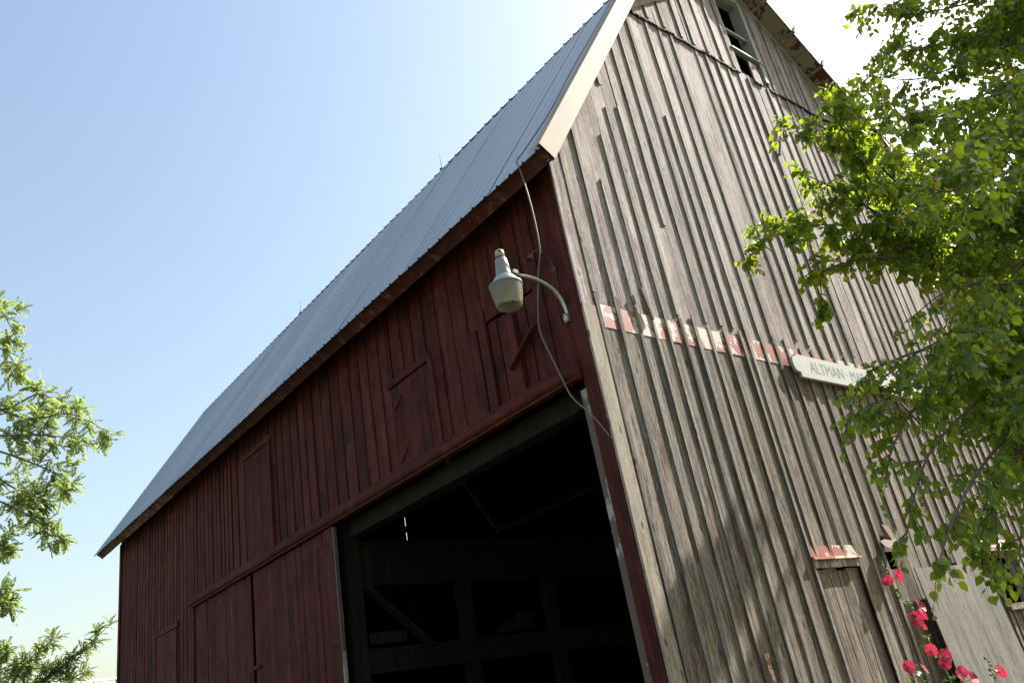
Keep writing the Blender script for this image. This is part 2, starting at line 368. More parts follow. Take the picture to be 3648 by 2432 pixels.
for a, b in zip(E0, E0[1:]):
    zt = (lambda u: min(10.70, roof_under(u) - 0.012))
    if zt((a + b) / 2) > 5.6:
        plank(gable, 'board', 'grey', 'G', a + 0.002, b - 0.002, 5.24 + random.uniform(-0.03, 0.02), zt, random.uniform(-0.004, 0.004), 0.022, 5, 0.0025, 0, 0.003)
# upper siding laps over the joint
HU = [(5.20, 6.03, 11.20, 12.62)]
EU = [2.2]
while EU[-1] < W - 2.3: EU.append(EU[-1] + random.uniform(0.13, 0.24))
EU = snap(EU, [5.20, 6.03]); EU = [e for i, e in enumerate(EU) if i == 0 or e - EU[i - 1] > 0.07]
for a, b in zip(EU, EU[1:]):
    c = (a + b) / 2
    zt = (lambda u: roof_under(u) - 0.012)
    z0 = 10.63 + random.uniform(-0.025, 0.03)
    if zt(c) < z0 + 0.15: continue
    hs = holes_for(c, HU)
    for p, q in cut(z0, zt, hs):
        if 5.25 < c < 5.98 and not callable(q):
            if not (5.5 < c < 5.78): continue
            q = 11.08
        plank(gable, 'board', 'grey', 'G', a + 0.002, b - 0.002, p, q, 0.03 + random.uniform(-0.003, 0.004), 0.022, 3, 0.003, 0, 0.003)
        if p == z0:                                          # splintered lower end, coloured near black to imitate the shaded gap beneath
            k_ = max(4, int((b - a) / 0.022)); jag = [(a + 0.003 + (b - a - 0.006) * i_ / k_, z0 - random.uniform(0.0, 0.045) + 0.004) for i_ in range(k_ + 1)]
            MB().prism([(b - 0.003, z0 + 0.012), (a + 0.003, z0 + 0.012)] + jag, -0.058, -0.036, lambda x, z, d: (x, d, z)).obj('ragged_gap_shade', 'timber', gable)
# battens
for i, e in enumerate(EL[1:-1]):
    if 2.7 < e < 3.64: z0 = 2.638
    elif 4.4 < e < 5.3: z0 = 2.95
    elif 7.2 < e < 8.1: z0 = 2.62
    else: z0 = 0.25
    w_ = random.uniform(0.042, 0.058)
    plank(gable, 'batten', 'batten', 'G', e - w_ / 2, e + w_ / 2, z0, 5.34 + random.uniform(0, 0.1), 0.029, random.uniform(0.010, 0.018), 5, 0.0025, random.uniform(-0.003, 0.003), 0.002)
    if 7.2 < e < 8.1: plank(gable, 'batten', 'batten', 'G', e - w_ / 2, e + w_ / 2, 0.25, 1.78, 0.024, 0.016, 3, 0.0025)
for i, e in enumerate(E0[1:-1]):
    top = min(10.62, min(roof_under(e - 0.03), roof_under(e + 0.03)) - 0.015)
    if top < 5.9: continue
    r = random.random(); w_ = random.uniform(0.042, 0.06); spans = [(5.37 + random.uniform(0, 0.08), top)]
    if r < 0.12 and i > 2: spans = [(random.uniform(6.5, 8.5), top)]
    elif r < 0.22: spans = [(5.4, random.uniform(7.0, 9.0))]
    elif r < 0.32 and i > 2: 
        k = random.uniform(6.5, 8.5); spans = [(5.4, k), (k + random.uniform(0.2, 1.0), top)]
    elif r < 0.40 and i > 3: spans = []
    for p, q in spans:
        q = min(q, top)
        if q - p > 0.15: plank(gable, 'batten', 'batten', 'G', e - w_ / 2, e + w_ / 2, p, q, 0.023, random.uniform(0.014, 0.022), 5, 0.003, random.uniform(-0.002, 0.002), 0.002)
for e in EU[2:-2:2]:
    if 5.15 < e < 6.1: continue
    top = roof_under(e) - 0.06
    if top > 10.85: plank(gable, 'batten', 'batten', 'G', e - 0.024, e + 0.024, 10.66, top, 0.054, 0.016, 3, 0.003, 0, 0.002)
# odd loose strips
MB().beam((5.93, -0.07, 9.86), (5.42, -0.07, 8.98), 0.03, 0.045, (0, 1, 0)).obj('loose_batten', 'batten', gable)
MB().beam((6.24, -0.075, 4.77), (6.63, -0.075, 4.48), 0.02, 0.04, (0, 1, 0)).obj('loose_batten', 'batten', gable)
MB().beam((0.93, -0.075, 5.60), (1.0, -0.075, 5.22), 0.025, 0.045, (0, 1, 0)).obj('loose_batten', 'batten', gable)
o = MB().box((5.26, -0.062, 3.94), (5.33, -0.056, 4.24)).obj('painted_strip', 'band', gable); o['label'] = 'short white and red painted strip'
o = MB().box((1.33, -0.066, 1.1), (1.385, -0.060, 1.76)).obj('painted_strip', 'band', gable); o['label'] = 'flaking pale strip low on the wall'
# peeling painted band under the battens
x = 0.15
while x < 8.05:
    x2 = min(8.12, x + random.uniform(1.1, 1.5)); MB().box((x, -0.0275, 5.03 + random.uniform(-0.004, 0.004)), (x2 - 0.003, -0.0225, 5.30)).obj('painted_band', 'band', gable); x = x2
# corner boards
plank(gable, 'corner_board', 'corner', 'G', -0.025, 0.15, 0.1, 5.25, 0.0235, 0.03, 6, 0.002)
plank(gable, 'corner_board', 'grey', 'G', -0.025, 0.135, 5.255, lambda u: roof_under(max(u, 0)) - 0.02, 0.0235, 0.025, 3, 0.002)
plank(gable, 'corner_board', 'grey', 'G', W - 0.15, W + 0.025, 0.1, lambda u: roof_under(min(u, W)) - 0.02, 0.0235, 0.025, 5, 0.002)
# hay-loft window in the peak
wf = empty('loft_window', parent=barn); wf['label'] = 'empty dark window opening high in the peak'
MB().box((5.20, -0.02, 11.2), (5.235, 0.14, 12.62)).obj('window_frame', 'sash', wf)
MB().box((5.97, -0.066, 10.75), (6.06, 0.14, 12.66)).obj('window_frame', 'sash', wf)
MB().box((5.237, -0.02, 12.585), (5.968, 0.14, 12.64)).obj('window_frame', 'sash', wf)
MB().box((5.237, 0.0, 11.735), (5.968, 0.05, 11.785)).obj('sash_bar', 'sash', wf)
MB().box((5.16, -0.085, 11.17), (6.10, 0.02, 11.205)).obj('sill', 'sash', wf)
MB().box((5.30, -0.03, 11.085), (5.95, 0.0, 11.115)).obj('rail', 'timber', wf)
# window low on the right
wl = empty('side_window', parent=barn); wl['label'] = 'open dark window with a rough sill low on the gable'
MB().box((7.11, -0.06, 1.84), (7.165, 0.12, 2.62)).obj('window_frame', 'batten', wl)
MB().box((8.135, -0.06, 1.84), (8.20, 0.12, 2.62)).obj('window_frame', 'batten', wl)
MB().box((7.10, -0.11, 1.79), (8.25, 0.12, 1.842)).obj('sill', 'batten', wl)
MB().box((7.08, -0.10, 2.60), (8.24, 0.12, 2.64)).obj('window_head', 'band', wl)
MB().add([(7.09, -0.062, 2.75), (8.22, -0.062, 2.75), (8.22, -0.105, 2.643), (7.09, -0.105, 2.643), (7.09, -0.058, 2.755), (8.22, -0.058, 2.755)], [(0, 1, 2, 3), (4, 5, 1, 0), (4, 0, 3), (5, 2, 1), (4, 3, 2, 5)]).obj('window_hood', 'band', wl)
# hood over the boarded window
hd = empty('window_hood', parent=barn); hd['label'] = 'flaking red and white hood over a boarded-up window'
MB().prism([(-0.0225, 2.755), (-0.0275, 2.755), (-0.040, 2.64), (-0.040, 2.60), (-0.0225, 2.60)], 2.665, 3.645, lambda y, z, d: (d, y, z)).obj('hood_board', 'band', hd)
MB().prism([(-0.041, 2.632), (-0.075, 2.628), (-0.080, 2.600), (-0.041, 2.596)], 2.655, 3.66, lambda y, z, d: (d, y, z)).obj('drip_edge', 'band', hd)
MB().box((2.69, -0.036, 2.515), (3.62, -0.005, 2.595)).obj('lintel', 'jamb', hd)
# torn flashing
vs = []; fl = [(4.42, 2.99), (4.58, 2.96), (4.55, 2.80), (4.52, 2.70), (4.50, 2.63), (4.28, 2.62), (4.10, 2.69), (4.14, 2.77), (4.33, 2.80)]
dd = [0.06, 0.06, 0.10, 0.16, 0.21, 0.24, 0.17, 0.11, 0.075]
mbf = MB(); 
pts = [(x, -d, z) for (x, z), d in zip(fl, dd)]; cen = (4.40, -0.13, 2.77)
for off in (0, 0.004): vs += [(x, y - off, z) for x, y, z in pts + [cen]]
n = len(pts); mbf.add(vs, [(i, (i + 1) % n, n) for i in range(n)] + [((i + 1) % n + n + 1, i + n + 1, 2 * n + 1) for i in range(n)] + [(i, i + n + 1, (i + 1) % n + n + 1, (i + 1) % n) for i in range(n)])
o = mbf.obj('torn_flashing', 'rust', gable); o['label'] = 'torn rusty sheet of flashing hanging loose'

# ---- red side wall
sw = MB()
for z in (5.4, 6.5): sw.box((0.03, 0.3, z), (0.13, L - 0.3, z + 0.14))
for z in (0.5, 1.7, 3.0): sw.box((0.03, 11.2, z), (0.13, L - 0.3, z + 0.14))
side = sw.obj('side_wall', 'timber', barn); side['label'] = 'red painted plank side wall in shade'
HATCH = [(0.62, 1.46, 4.70, 5.78), (2.66, 3.60, 4.68, 5.84), (7.45, 8.46, 4.70, 6.50)]
ztop = lambda u: EZ + s1 * (0 - EX) - TH * math.hypot(1, s1) - 0.01
Y = 0.16; edges = []
while Y < L - 0.05:
    wd = random.uniform(0.19, 0.25) if Y < 9 else random.uniform(0.13, 0.2)
    edges.append((Y, min(Y + wd, L), 0)); Y += wd
    sw_ = random.uniform(0.05, 0.07) if Y < 9 else random.uniform(0.03, 0.05)
    if Y + sw_ < L - 0.05: edges.append((Y, Y + sw_, 1)); Y += sw_
for a, b, nar in edges:
    pieces = [(a, b)]
    for h in HATCH:                                         # split at hatch sides
        for hx in h[:2]:
            pieces = [q for (p, r) in pieces for q in ([(p, hx), (hx, r)] if p + 0.012 < hx < r - 0.012 else [(p, r)])]
    for p, r in pieces:
        c = (p + r) / 2
        z0 = (4.60 + random.uniform(-0.02, 0.02)) if c < 11.1 else 0.2
        for q0, q1 in cut(z0, ztop(0), holes_for(c, HATCH)):
            if q1 - q0 > 0.08 and r - p > 0.015:
                plank(side, 'board', 'red', 'S', p + 0.002, r - 0.002, q0, q1, -0.014 if nar else random.uniform(-0.003, 0.005), 0.022, 4, 0.002, 0, 0.002 if nar else 0.004)
def hatch(Y0, Y1, Z0, Z1, n, gap, label, top_gap=0.0, d=-0.004):
    h = empty('hatch', parent=barn); h['label'] = label
    wd = (Y1 - Y0) / n
    for i in range(n): plank(h, 'plank', 'red', 'S', Y0 + i * wd + gap / 2, Y0 + (i + 1) * wd - gap / 2, Z0 + random.uniform(0, 0.02), Z1 - 0.008 - (top_gap if i % 2 else top_gap * 0.6), d + random.uniform(-0.002, 0.003), 0.022, 3, 0.002, 0, 0.003)
    return h
h = hatch(0.62, 1.46, 4.70, 5.78, 5, 0.022, 'broken hatch with a diagonal brace above the doorway', 0.04, -0.012)
plank(h, 'trim', 'redtrim', 'S', 1.46, 1.60, 4.70, 5.93, 0.024, 0.03, 4, 0.002)
plank(h, 'trim', 'redtrim', 'S', 1.64, 1.78, 4.71, 5.76, 0.024, 0.026, 4, 0.002)
plank(h, 'trim', 'redtrim', 'S', 0.98, 1.10, 4.71, 5.66, 0.020, 0.03, 4, 0.002)
MB().beam((-0.075, 1.12, 5.02), (-0.075, 0.62, 5.32), 0.028, 0.085, (1, 0, 0)).obj('brace', 'redtrim', h)
h = hatch(2.66, 3.60, 4.68, 5.84, 6, 0.006, 'closed plank hatch with a trim board over the doorway')
plank(h, 'trim', 'redtrim', 'S', 2.60, 3.66, 5.84, 5.93, 0.022, 0.028, 3, 0.002); plank(h, 'trim', 'redtrim', 'S', 2.58, 2.665, 4.70, 5.835, 0.024, 0.028, 4, 0.002)
MB().add([(-0.022, 3.55, 5.50), (-0.022, 3.55, 5.62), (-0.022, 3.36, 5.66), (-0.034, 3.55, 5.50), (-0.034, 3.55, 5.62), (-0.034, 3.36, 5.66)], [(0, 1, 2), (5, 4, 3), (0, 3, 4, 1), (1, 4, 5, 2), (2, 5, 3, 0)]).obj('hinge', 'redtrim', h)
MB().add([(-0.022, 3.55, 4.78), (-0.022, 3.55, 4.90), (-0.022, 3.36, 4.94), (-0.034, 3.55, 4.78), (-0.034, 3.55, 4.90), (-0.034, 3.36, 4.94)], [(0, 1, 2), (5, 4, 3), (0, 3, 4, 1), (1, 4, 5, 2), (2, 5, 3, 0)]).obj('hinge', 'redtrim', h)
h = hatch(7.45, 8.46, 4.70, 6.50, 5, 0.003, 'tall plain plank hatch above the sliding doors', 0, -0.002)
plank(h, 'trim', 'redtrim', 'S', 7.36, 8.5, 6.50, 6.60, 0.022, 0.028, 3, 0.002); plank(h, 'trim', 'redtrim', 'S', 7.35, 7.42, 4.72, 6.50, 0.03, 0.05, 4, 0.002)
# corner board and jamb of the doorway
plank(side, 'corner_board', 'redtrim', 'S', -0.018, 0.075, 0.05, 6.95, 0.003, 0.03, 7, 0.002)
plank(side, 'corner_board', 'redtrim', 'S', 0.078, 0.158, 0.05, 6.95, 0.001, 0.026, 7, 0.002)
jm = empty('door_frame', parent=barn)
o = plank(jm, 'jamb', 'jamb', 'S', 0.16, 0.27, 0.05, 4.42, -0.14, 0.13, 7, 0.003); o['label'] = 'door jamb with flaking white paint'
plank(jm, 'lintel', 'timber', 'S', 0.27, 5.36, 4.30, 4.52, -0.34, 0.2, 7, 0.006)
MB().box((0.10, 5.40, 0.05), (0.31, 5.60, 4.52)).obj('post', 'timber', jm)
o = MB().box((-0.05, 0.2, 3.05), (0.05, 0.27, 3.2)).obj('block', 'corner', jm, (0.1, 0.04, -0.75))
# door track: flashing board, half-round rail, lip, in lengths
tr = empty('door_track', parent=barn); tr['label'] = 'long red door track running across the side wall'
Y = 0.17
for ln in (2.4, 2.5, 2.45, 1.7, 1.86):
    y1 = Y + ln - 0.006
    MB().prism([(0.024, 4.735), (0.034, 4.738), (0.085, 4.665), (0.085, 4.645), (0.024, 4.645)], Y, y1, lambda d, z, y: (-d, y, z)).obj('cover_board', 'redtrim', tr)
    pr = [(0.03, 4.648)] + [(0.105 + 0.052 * math.sin(k * math.pi / 8), 4.585 + 0.058 * math.cos(k * math.pi / 8)) for k in range(0, 9)] + [(0.03, 4.53)]
    MB().prism(pr, Y, y1, lambda d, z, y: (-d, y, z)).obj('rail', 'redtrim', tr)
    MB().box((-0.12, Y, 4.500), (-0.03, y1, 4.524)).obj('lip', 'redtrim', tr)
    Y += ln
# sliding doors
def sliding(Y0, Y1, label, n):
    d = empty('sliding_door', parent=barn); d['label'] = label
    wd = (Y1 - Y0) / n
    for i in range(n): plank(d, 'plank', 'red', 'S', Y0 + i * wd + 0.002, Y0 + (i + 1) * wd - 0.002, 0.15, 4.498 + random.uniform(-0.015, 0), 0.035 + random.uniform(-0.003, 0.005), 0.022, 5, 0.0025, 0, 0.004)
    return d
d1 = sliding(8.36, 11.02, 'plank sliding door at the far end of the track', 15)
d2 = sliding(5.42, 8.25, 'plank sliding door slid back beside the dark doorway', 16)
plank(d2, 'trim', 'redtrim', 'S', 5.42, 5.49, 0.15, 4.49, 0.062, 0.022, 6, 0.002); plank(d2, 'edge_board', 'jamb', 'S', 5.385, 5.418, 0.15, 4.47, 0.03, 0.05, 6, 0.002)
MB().box((-0.066, 5.78, 4.29), (-0.062, 6.31, 4.49)).obj('patch', 'redtrim', d2)
plank(d2, 'batten', 'redtrim', 'S', 5.49, 5.70, 2.9, 4.49, 0.062, 0.016, 4, 0.002)
MB().box((-0.10, 8.03, 3.0), (-0.06, 8.27, 3.05)).obj('latch', 'redtrim', d2)
plank(d1, 'trim', 'redtrim', 'S', 10.95, 11.06, 0.15, 4.49, 0.062, 0.02, 5, 0.002)
# small walk door further along
wd_ = empty('walk_door', parent=barn); wd_['label'] = 'small plank walk door near the far corner'
for i in range(6): plank(wd_, 'plank', 'redtrim', 'S', 12.0 + i * 0.195 + 0.002, 12.0 + (i + 1) * 0.195 - 0.002, 2.2, 4.33, 0.026, 0.02, 3, 0.002)
plank(wd_, 'trim', 'redtrim', 'S', 11.92, 13.26, 4.34, 4.44, 0.026, 0.035, 3, 0.002)
plank(wd_, 'trim', 'redtrim', 'S', 13.18, 13.25, 2.2, 4.335, 0.03, 0.03, 3, 0.002)
plank(side, 'corner_board', 'red', 'S', L - 0.10, L + 0.02, 0.1, 6.95, 0.024, 0.025, 4, 0.001)

# ---- far walls, hardly seen but they close the barn; a gap between two boards lets daylight in
fw_ = MB()
poly = lambda xs: [(x, 0.0) for x in (xs[0], xs[-1])] + [(x, roof_under(x) - 0.01) for x in reversed(xs)]
xs1 = [0.05, 1.0, BX + 0.25, 4.0, PX, 7.98]; xs2 = [8.022, W - BX - 0.25, W - 1, W]
for xs in (xs1, xs2): fw_.prism(poly(xs), L - 0.04, L, lambda x, z, d: (x, d, z))
fw_.obj('far_gable_wall', 'timber', barn)
fg = MB()
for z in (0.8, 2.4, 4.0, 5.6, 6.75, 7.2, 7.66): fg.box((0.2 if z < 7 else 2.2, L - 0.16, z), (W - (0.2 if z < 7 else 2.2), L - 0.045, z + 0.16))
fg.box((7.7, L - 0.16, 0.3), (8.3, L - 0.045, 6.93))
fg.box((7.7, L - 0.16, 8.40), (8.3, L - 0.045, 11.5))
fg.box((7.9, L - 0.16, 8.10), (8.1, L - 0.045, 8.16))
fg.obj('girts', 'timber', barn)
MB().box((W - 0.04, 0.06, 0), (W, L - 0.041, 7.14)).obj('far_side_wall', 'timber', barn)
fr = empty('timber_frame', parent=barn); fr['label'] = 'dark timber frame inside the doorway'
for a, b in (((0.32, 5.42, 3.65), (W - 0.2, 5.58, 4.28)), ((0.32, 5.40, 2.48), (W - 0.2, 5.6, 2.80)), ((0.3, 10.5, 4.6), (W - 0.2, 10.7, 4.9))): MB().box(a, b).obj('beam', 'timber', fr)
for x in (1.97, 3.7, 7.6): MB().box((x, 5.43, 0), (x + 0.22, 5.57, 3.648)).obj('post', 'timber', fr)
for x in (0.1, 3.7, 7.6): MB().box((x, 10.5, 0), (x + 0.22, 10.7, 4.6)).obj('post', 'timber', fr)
MB().beam((0.30, 5.37, 3.66), (1.30, 5.37, 2.78), 0.05, 0.16, (0, 1, 0)).obj('brace', 'timber', fr)
MB().prism([(2.4, 2.82), (2.75, 2.83), (3.2, 2.86), (3.25, 3.05), (3.0, 3.12), (2.85, 3.0), (2.6, 2.93)], 5.30, 5.36, lambda x, z, d: (x, d, z)).obj('broken_board', 'timber', fr)
MB().box((0.34, 5.32, 2.85), (0.9, 5.38, 3.0)).obj('board', 'timber', fr)

# ---- roof
def slope_frame(x0, z0, x1, z1):
    d = Vector((x1 - x0, 0, z1 - z0)); ln = d.length; d.normalize(); n = Vector((-d.z, 0, d.x)); n = n if n.z > 0 else -n
    return Vector((x0, 0, z0)), d, n, ln
def rib_profile(wd):
    pts = []; p = 0.225; k = int(round(wd / p))
    for i in range(k):
        b = i * p
        pts += [(b, 0.0), (b + 0.018, 0.0), (b + 0.032, 0.019), (b + 0.052, 0.019), (b + 0.066, 0.0), (b + 0.11, 0.0), (b + 0.118, 0.004), (b + 0.13, 0.004), (b + 0.138, 0.0), (b + 0.165, 0.0), (b + 0.173, 0.004), (b + 0.185, 0.004), (b + 0.193, 0.0)]
    return pts + [(k * p, 0.0)]
roof = MB()
slopes = [((EX, EZ, BX, BZ), True), ((BX, BZ, PX, PZ), False), ((W - BX, BZ, PX, PZ), False), ((W - EX, EZ, W - BX, BZ), False)]
for s_, _ in slopes:
    o_, d, n, ln = slope_frame(*s_)
    e0 = 0.0; e1 = ln
    prof = [o_ + d * e0, o_ + d * e1, o_ + d * e1 - n * TH, o_ + d * e0 - n * TH]
    # deck slab stays inside the eave boards and rake trims
    ins = 0.03
    A = [o_ + d * ins - n * 0.02, o_ + d * e1 - n * 0.02, o_ + d * (e1 + (0.09 if s_[0] in (EX, W - EX) else 0.0)) - n * (TH - 0.02), o_ + d * ins - n * (TH - 0.02)]
    roof.prism([(a.x, a.z) for a in A], YN + 0.03, YF - 0.03, lambda x, z, y: (x, y, z))
roofo = roof.obj('roof', 'timber', barn); roofo['label'] = 'gambrel roof of ribbed pale metal panels'
for si, (s_, seen) in enumerate(slopes):
    o_, d, n, ln = slope_frame(*s_)
    y = YN - 0.03; tot = YF + 0.03 - y; k = 19; pw = 0.9; y0 = y
    while y0 < YF:
        pr = [(yy, h) for yy, h in rib_profile(pw) if y0 + yy <= YF + 0.031]
        ex = random.uniform(0.0, 0.03); vs = []; jt = random.uniform(-0.004, 0.004); lift = 0.003 if int((y0 - y) / pw + 0.5) % 2 else 0.0
        ext = 0.02 if si in (0, 3) else 0.01
        for t_ in (-0.05 - ex, ln * 0.33, ln * 0.66, ln + ext):
            wob = random.uniform(-0.003, 0.003)
            for yy, h in pr:
                p = o_ + d * t_ + n * (h + 0.004 + lift + wob); vs.append((p.x, y0 + yy, p.z))
        q = len(pr); fs = [(r_ * q + i, r_ * q + i + 1, (r_ + 1) * q + i + 1, (r_ + 1) * q + i) for r_ in range(3) for i in range(q - 1)]
        MB().add(vs, fs).obj('roof_panel', 'roof', roofo, recalc=False); y0 += pw
sr = MB(); o_, d, n, ln = slope_frame(EX, EZ, BX, BZ)
for k in range(74):
    for t_ in (0.25, 1.05, 1.9, 2.75, 3.6, 4.45):
        p = o_ + d * (t_ + random.uniform(-0.02, 0.02)) + n * 0.008; y = YN + 0.06 + k * 0.225
        sr.add([(p.x + d.x * a_ , y + b_, p.z + d.z * a_) for a_, b_ in ((-0.008, -0.008), (0.008, -0.008), (0.008, 0.008), (-0.008, 0.008))] + [(p.x + n.x * 0.008, y, p.z + n.z * 0.008)], [(0, 1, 4), (1, 2, 4), (2, 3, 4), (3, 0, 4)])
o = sr.obj('screws', 'iron', roofo); o['kind'] = 'stuff'
# eave boards of the red side, worn
o_, d, n, ln = slope_frame(EX, EZ, BX, BZ)
Y = YN + 0.0
for i, lnb in enumerate((4.2, 3.6, 3.9, 3.2, 1.83)):
    a = o_ - n * 0.012 - d * 0.004 * (i % 2); b = o_ - n * (TH - 0.005 * (i % 3)) - d * 0.006
    th = 0.034; segs = 5; vs = []
    for j in range(segs + 1):
        yy = Y + (lnb - 0.006) * j / segs; wv = random.uniform(-0.006, 0.006)
        for p in (a, b + n * wv, b + n * wv + d * th, a + d * th): vs.append((p.x, yy, p.z))
    fs = [(0, 1, 2, 3), tuple(segs * 4 + j for j in (3, 2, 1, 0))] + [(j * 4 + k_, j * 4 + (k_ + 1) % 4, j * 4 + 4 + (k_ + 1) % 4, j * 4 + 4 + k_) for j in range(segs) for k_ in range(4)]
    MB().add(vs, fs).obj('eave_board', 'fascia' if i < 3 else 'bare', roofo); Y += lnb
# rake trims: bent cream metal, open at the lower end
def rake(s_, name, mat, y, wdt=0.20, up_=0.035, label=None, e0=0.0, e1=0.0):
    o_, d, n, ln = slope_frame(*s_); t_ = 0.004
    # section in (n, y): flange on the roof, face, bottom lip curling back
    sec = [(up_, y + 0.14), (up_, y), (-wdt + 0.02, y), (-wdt, y + 0.012), (-wdt, y + 0.05), (-wdt + 0.012, y + 0.055)]
    inn = [(up_ - t_, y + 0.14), (up_ - t_, y + t_), (-wdt + 0.02, y + t_), (-wdt + t_, y + 0.014), (-wdt + t_, y + 0.046), (-wdt + 0.012, y + 0.051)]
    ring = sec + inn[::-1]; k = len(ring); vs = []
    for e in (-0.03 + e0, ln + e1):
        for nn, yy in ring: p = o_ + d * e + n * nn; vs.append((p.x, yy, p.z))
    fs = [(i, (i + 1) % k, (i + 1) % k + k, i + k) for i in range(k)] + [(i, k - 1 - i, k - 2 - i, i + 1) for i in range(k // 2 - 1)] + [tuple(x_ + k for x_ in (i + 1, k - 2 - i, k - 1 - i, i)) for i in range(k // 2 - 1)]
    o = MB().add(vs, fs).obj(name, mat, roofo)
    if label: o['label'] = label
rake(slopes[0][0], 'rake_trim', 'cream', YN - 0.045, label='cream metal trim along the near edge of the roof')
rake(slopes[1][0], 'rake_trim', 'cream', YN - 0.046)
MB().prism([(0, 0), (0.02, 0.0), (0.02, 0.16), (0, 0.16)], -0.33, -0.30, lambda x, z, y: (EX + 0.13 + x, y, EZ - 0.1 + z)).obj('trim_end_block', 'white', roofo)
# rafter-end soffits under the gable overhang
def soffit(s_, name, mat, t0, t1, npc, frieze):
    o_, d, n, ln = slope_frame(*s_)
    e = t0
    for i in range(npc):
        e2 = t0 + (t1 - t0) * (i + 1) / npc
        A = [o_ + d * e - n * (TH - 0.018), o_ + d * (e2 - 0.004) - n * (TH - 0.018), o_ + d * (e2 - 0.004) - n * (TH + 0.004), o_ + d * e - n * (TH + 0.004)]
        MB().prism([(a.x, a.z) for a in A], YN - 0.02, -0.062, lambda x, z, y: (x, y, z)).obj(name, mat, roofo); e = e2
    A = [o_ + d * t0 - n * (TH + 0.005), o_ + d * t1 - n * (TH + 0.005), o_ + d * t1 - n * (TH + 0.075), o_ + d * t0 - n * (TH + 0.075)]
    MB().prism([(a.x, a.z) for a in A], -0.082, -0.056, lambda x, z, y: (x, y, z)).obj('frieze_board', frieze, roofo)
l2 = slope_frame(*slopes[1][0])[3]; l1 = slope_frame(*slopes[0][0])[3]
soffit(slopes[1][0], 'soffit_board', 'lightpaint', 0.1, l2 - 0.12, 2, 'lightpaint')
soffit(slopes[2][0], 'soffit_board', 'soffit', 0.1, l2 - 0.12, 4, 'lightpaint')
soffit(slopes[3][0], 'soffit_board', 'soffit', 0.05, l1 - 0.12, 3, 'lightpaint')
for si in (2, 3):                                            # plain wooden rake boards on the right, with bracket ends
    o_, d, n, ln = slope_frame(*slopes[si][0])
    A = [o_ + d * 0.0 + n * 0.0, o_ + d * ln + n * 0.0, o_ + d * ln - n * (TH + 0.02), o_ + d * 0.0 - n * (TH + 0.02)]
    MB().prism([(a.x, a.z) for a in A], YN - 0.045, YN - 0.021, lambda x, z, y: (x, y, z)).obj('rake_board', 'soffit', roofo)
    for e in ((0.9, 1.75, 2.6, 3.4) if si == 2 else (1.0, 2.4)):
        A = [o_ + d * e + n * 0.03, o_ + d * (e + 0.06) + n * 0.03, o_ + d * (e + 0.06) - n * (TH + 0.035), o_ + d * e - n * (TH + 0.035)]
        B2 = [o_ + d * e - n * (TH + 0.006), o_ + d * (e + 0.06) - n * (TH + 0.006), o_ + d * (e + 0.06) - n * (TH + 0.035), o_ + d * e - n * (TH + 0.035)]
        mb = MB(); mb.prism([(a.x, a.z) for a in A], YN - 0.07, YN - 0.046, lambda x, z, y: (x, y, z)); mb.prism([(a.x, a.z) for a in B2], YN - 0.0455, -0.084, lambda x, z, y: (x, y, z))
        mb.obj('bracket', 'batten', roofo)

# ------------------------------------------------------------------ lightning rods on the roof break
for i, (y, lab) in enumerate(((4.43, 'thin lightning rod on the roof edge nearer the gable'), (10.24, 'thin lightning rod on the roof edge further along'))):
    r = tag(empty('lightning_rod', (BX, y, BZ + 0.02)), lab, 'lightning rod', 'lightning rods on the roof')
    MB().tube([(0, 0, 0), (0, 0, 0.34)], [0.006, 0.003], 6).obj('rod', 'iron', r)
    MB().lathe([(0.0, 0), (0.04, 0), (0.04, 0.02), (0.012, 0.04), (0.0, 0.04)], 10).obj('base', 'iron', r)

# ------------------------------------------------------------------ grounding cable: down the roof, over the eave, loose to the jamb
pth = [(2.13, -0.31, 10.72), (1.81, -0.30, 10.26), (1.18, -0.28, 9.32), (0.55, -0.26, 8.40), (-0.05, -0.27, 7.50), (-0.42, -0.15, 6.96), (-0.50, -0.03, 6.88), (-0.50, -0.04, 6.78), (-0.46, -0.03, 6.61), (-0.42, -0.02, 6.24), (-0.38, 0.03, 5.86), (-0.35, 0.14, 5.67), (-0.30, 0.30, 5.36), (-0.27, 0.38, 5.10), (-0.22, 0.35, 4.82), (-0.17, 0.30, 4.52), (-0.14, 0.25, 4.32), (-0.08, 0.12, 4.11), (-0.040, 0.03, 3.92), (-0.02, -0.03, 3.80)]
n_ = slope_frame(EX, EZ, BX, BZ)[2]
pth = [tuple(Vector(p) + n_ * 0.036) if p[2] > 6.9 else p for p in pth]
cb = tag(empty('grounding_cable', (-0.02, -0.03, 3.80)), 'grey braided cable hanging loose from the eave past the yard light', 'cable')
q = smooth_path(pth, 5); q = [Vector(p) - Vector((-0.02, -0.03, 3.80)) for p in q]
MB().tube(q, 0.0085, 6).obj('cable', 'cable', cb)

# ------------------------------------------------------------------ yard light
yl = tag(empty('yard_light', (0, 0.185, 5.2)), 'grey yard light with ribbed glass bowl on a curved arm by the corner', 'lamp')
LX, LZ = -0.80, 0.0
c = (LX, 0, 0)
MB().lathe([(0.0, 0.615), (0.040, 0.612), (0.046, 0.60), (0.047, 0.535), (0.0, 0.53)], 24, c).obj('photocell', 'photocell', yl)
MB().tube([(LX - 0.03, -0.036, 0.585), (LX - 0.037, -0.046, 0.585)], 0.012, 10).obj('sensor_eye', 'black', yl)
MB().lathe([(0.0, 0.536), (0.052, 0.534), (0.052, 0.520), (0.0, 0.518)], 20, c).obj('gasket', 'black', yl)
MB().lathe([(0.0, 0.521), (0.052, 0.519), (0.060, 0.508), (0.064, 0.48), (0.078, 0.335), (0.083, 0.31), (0.0, 0.31)], 28, c).obj('housing', 'lampgrey', yl)
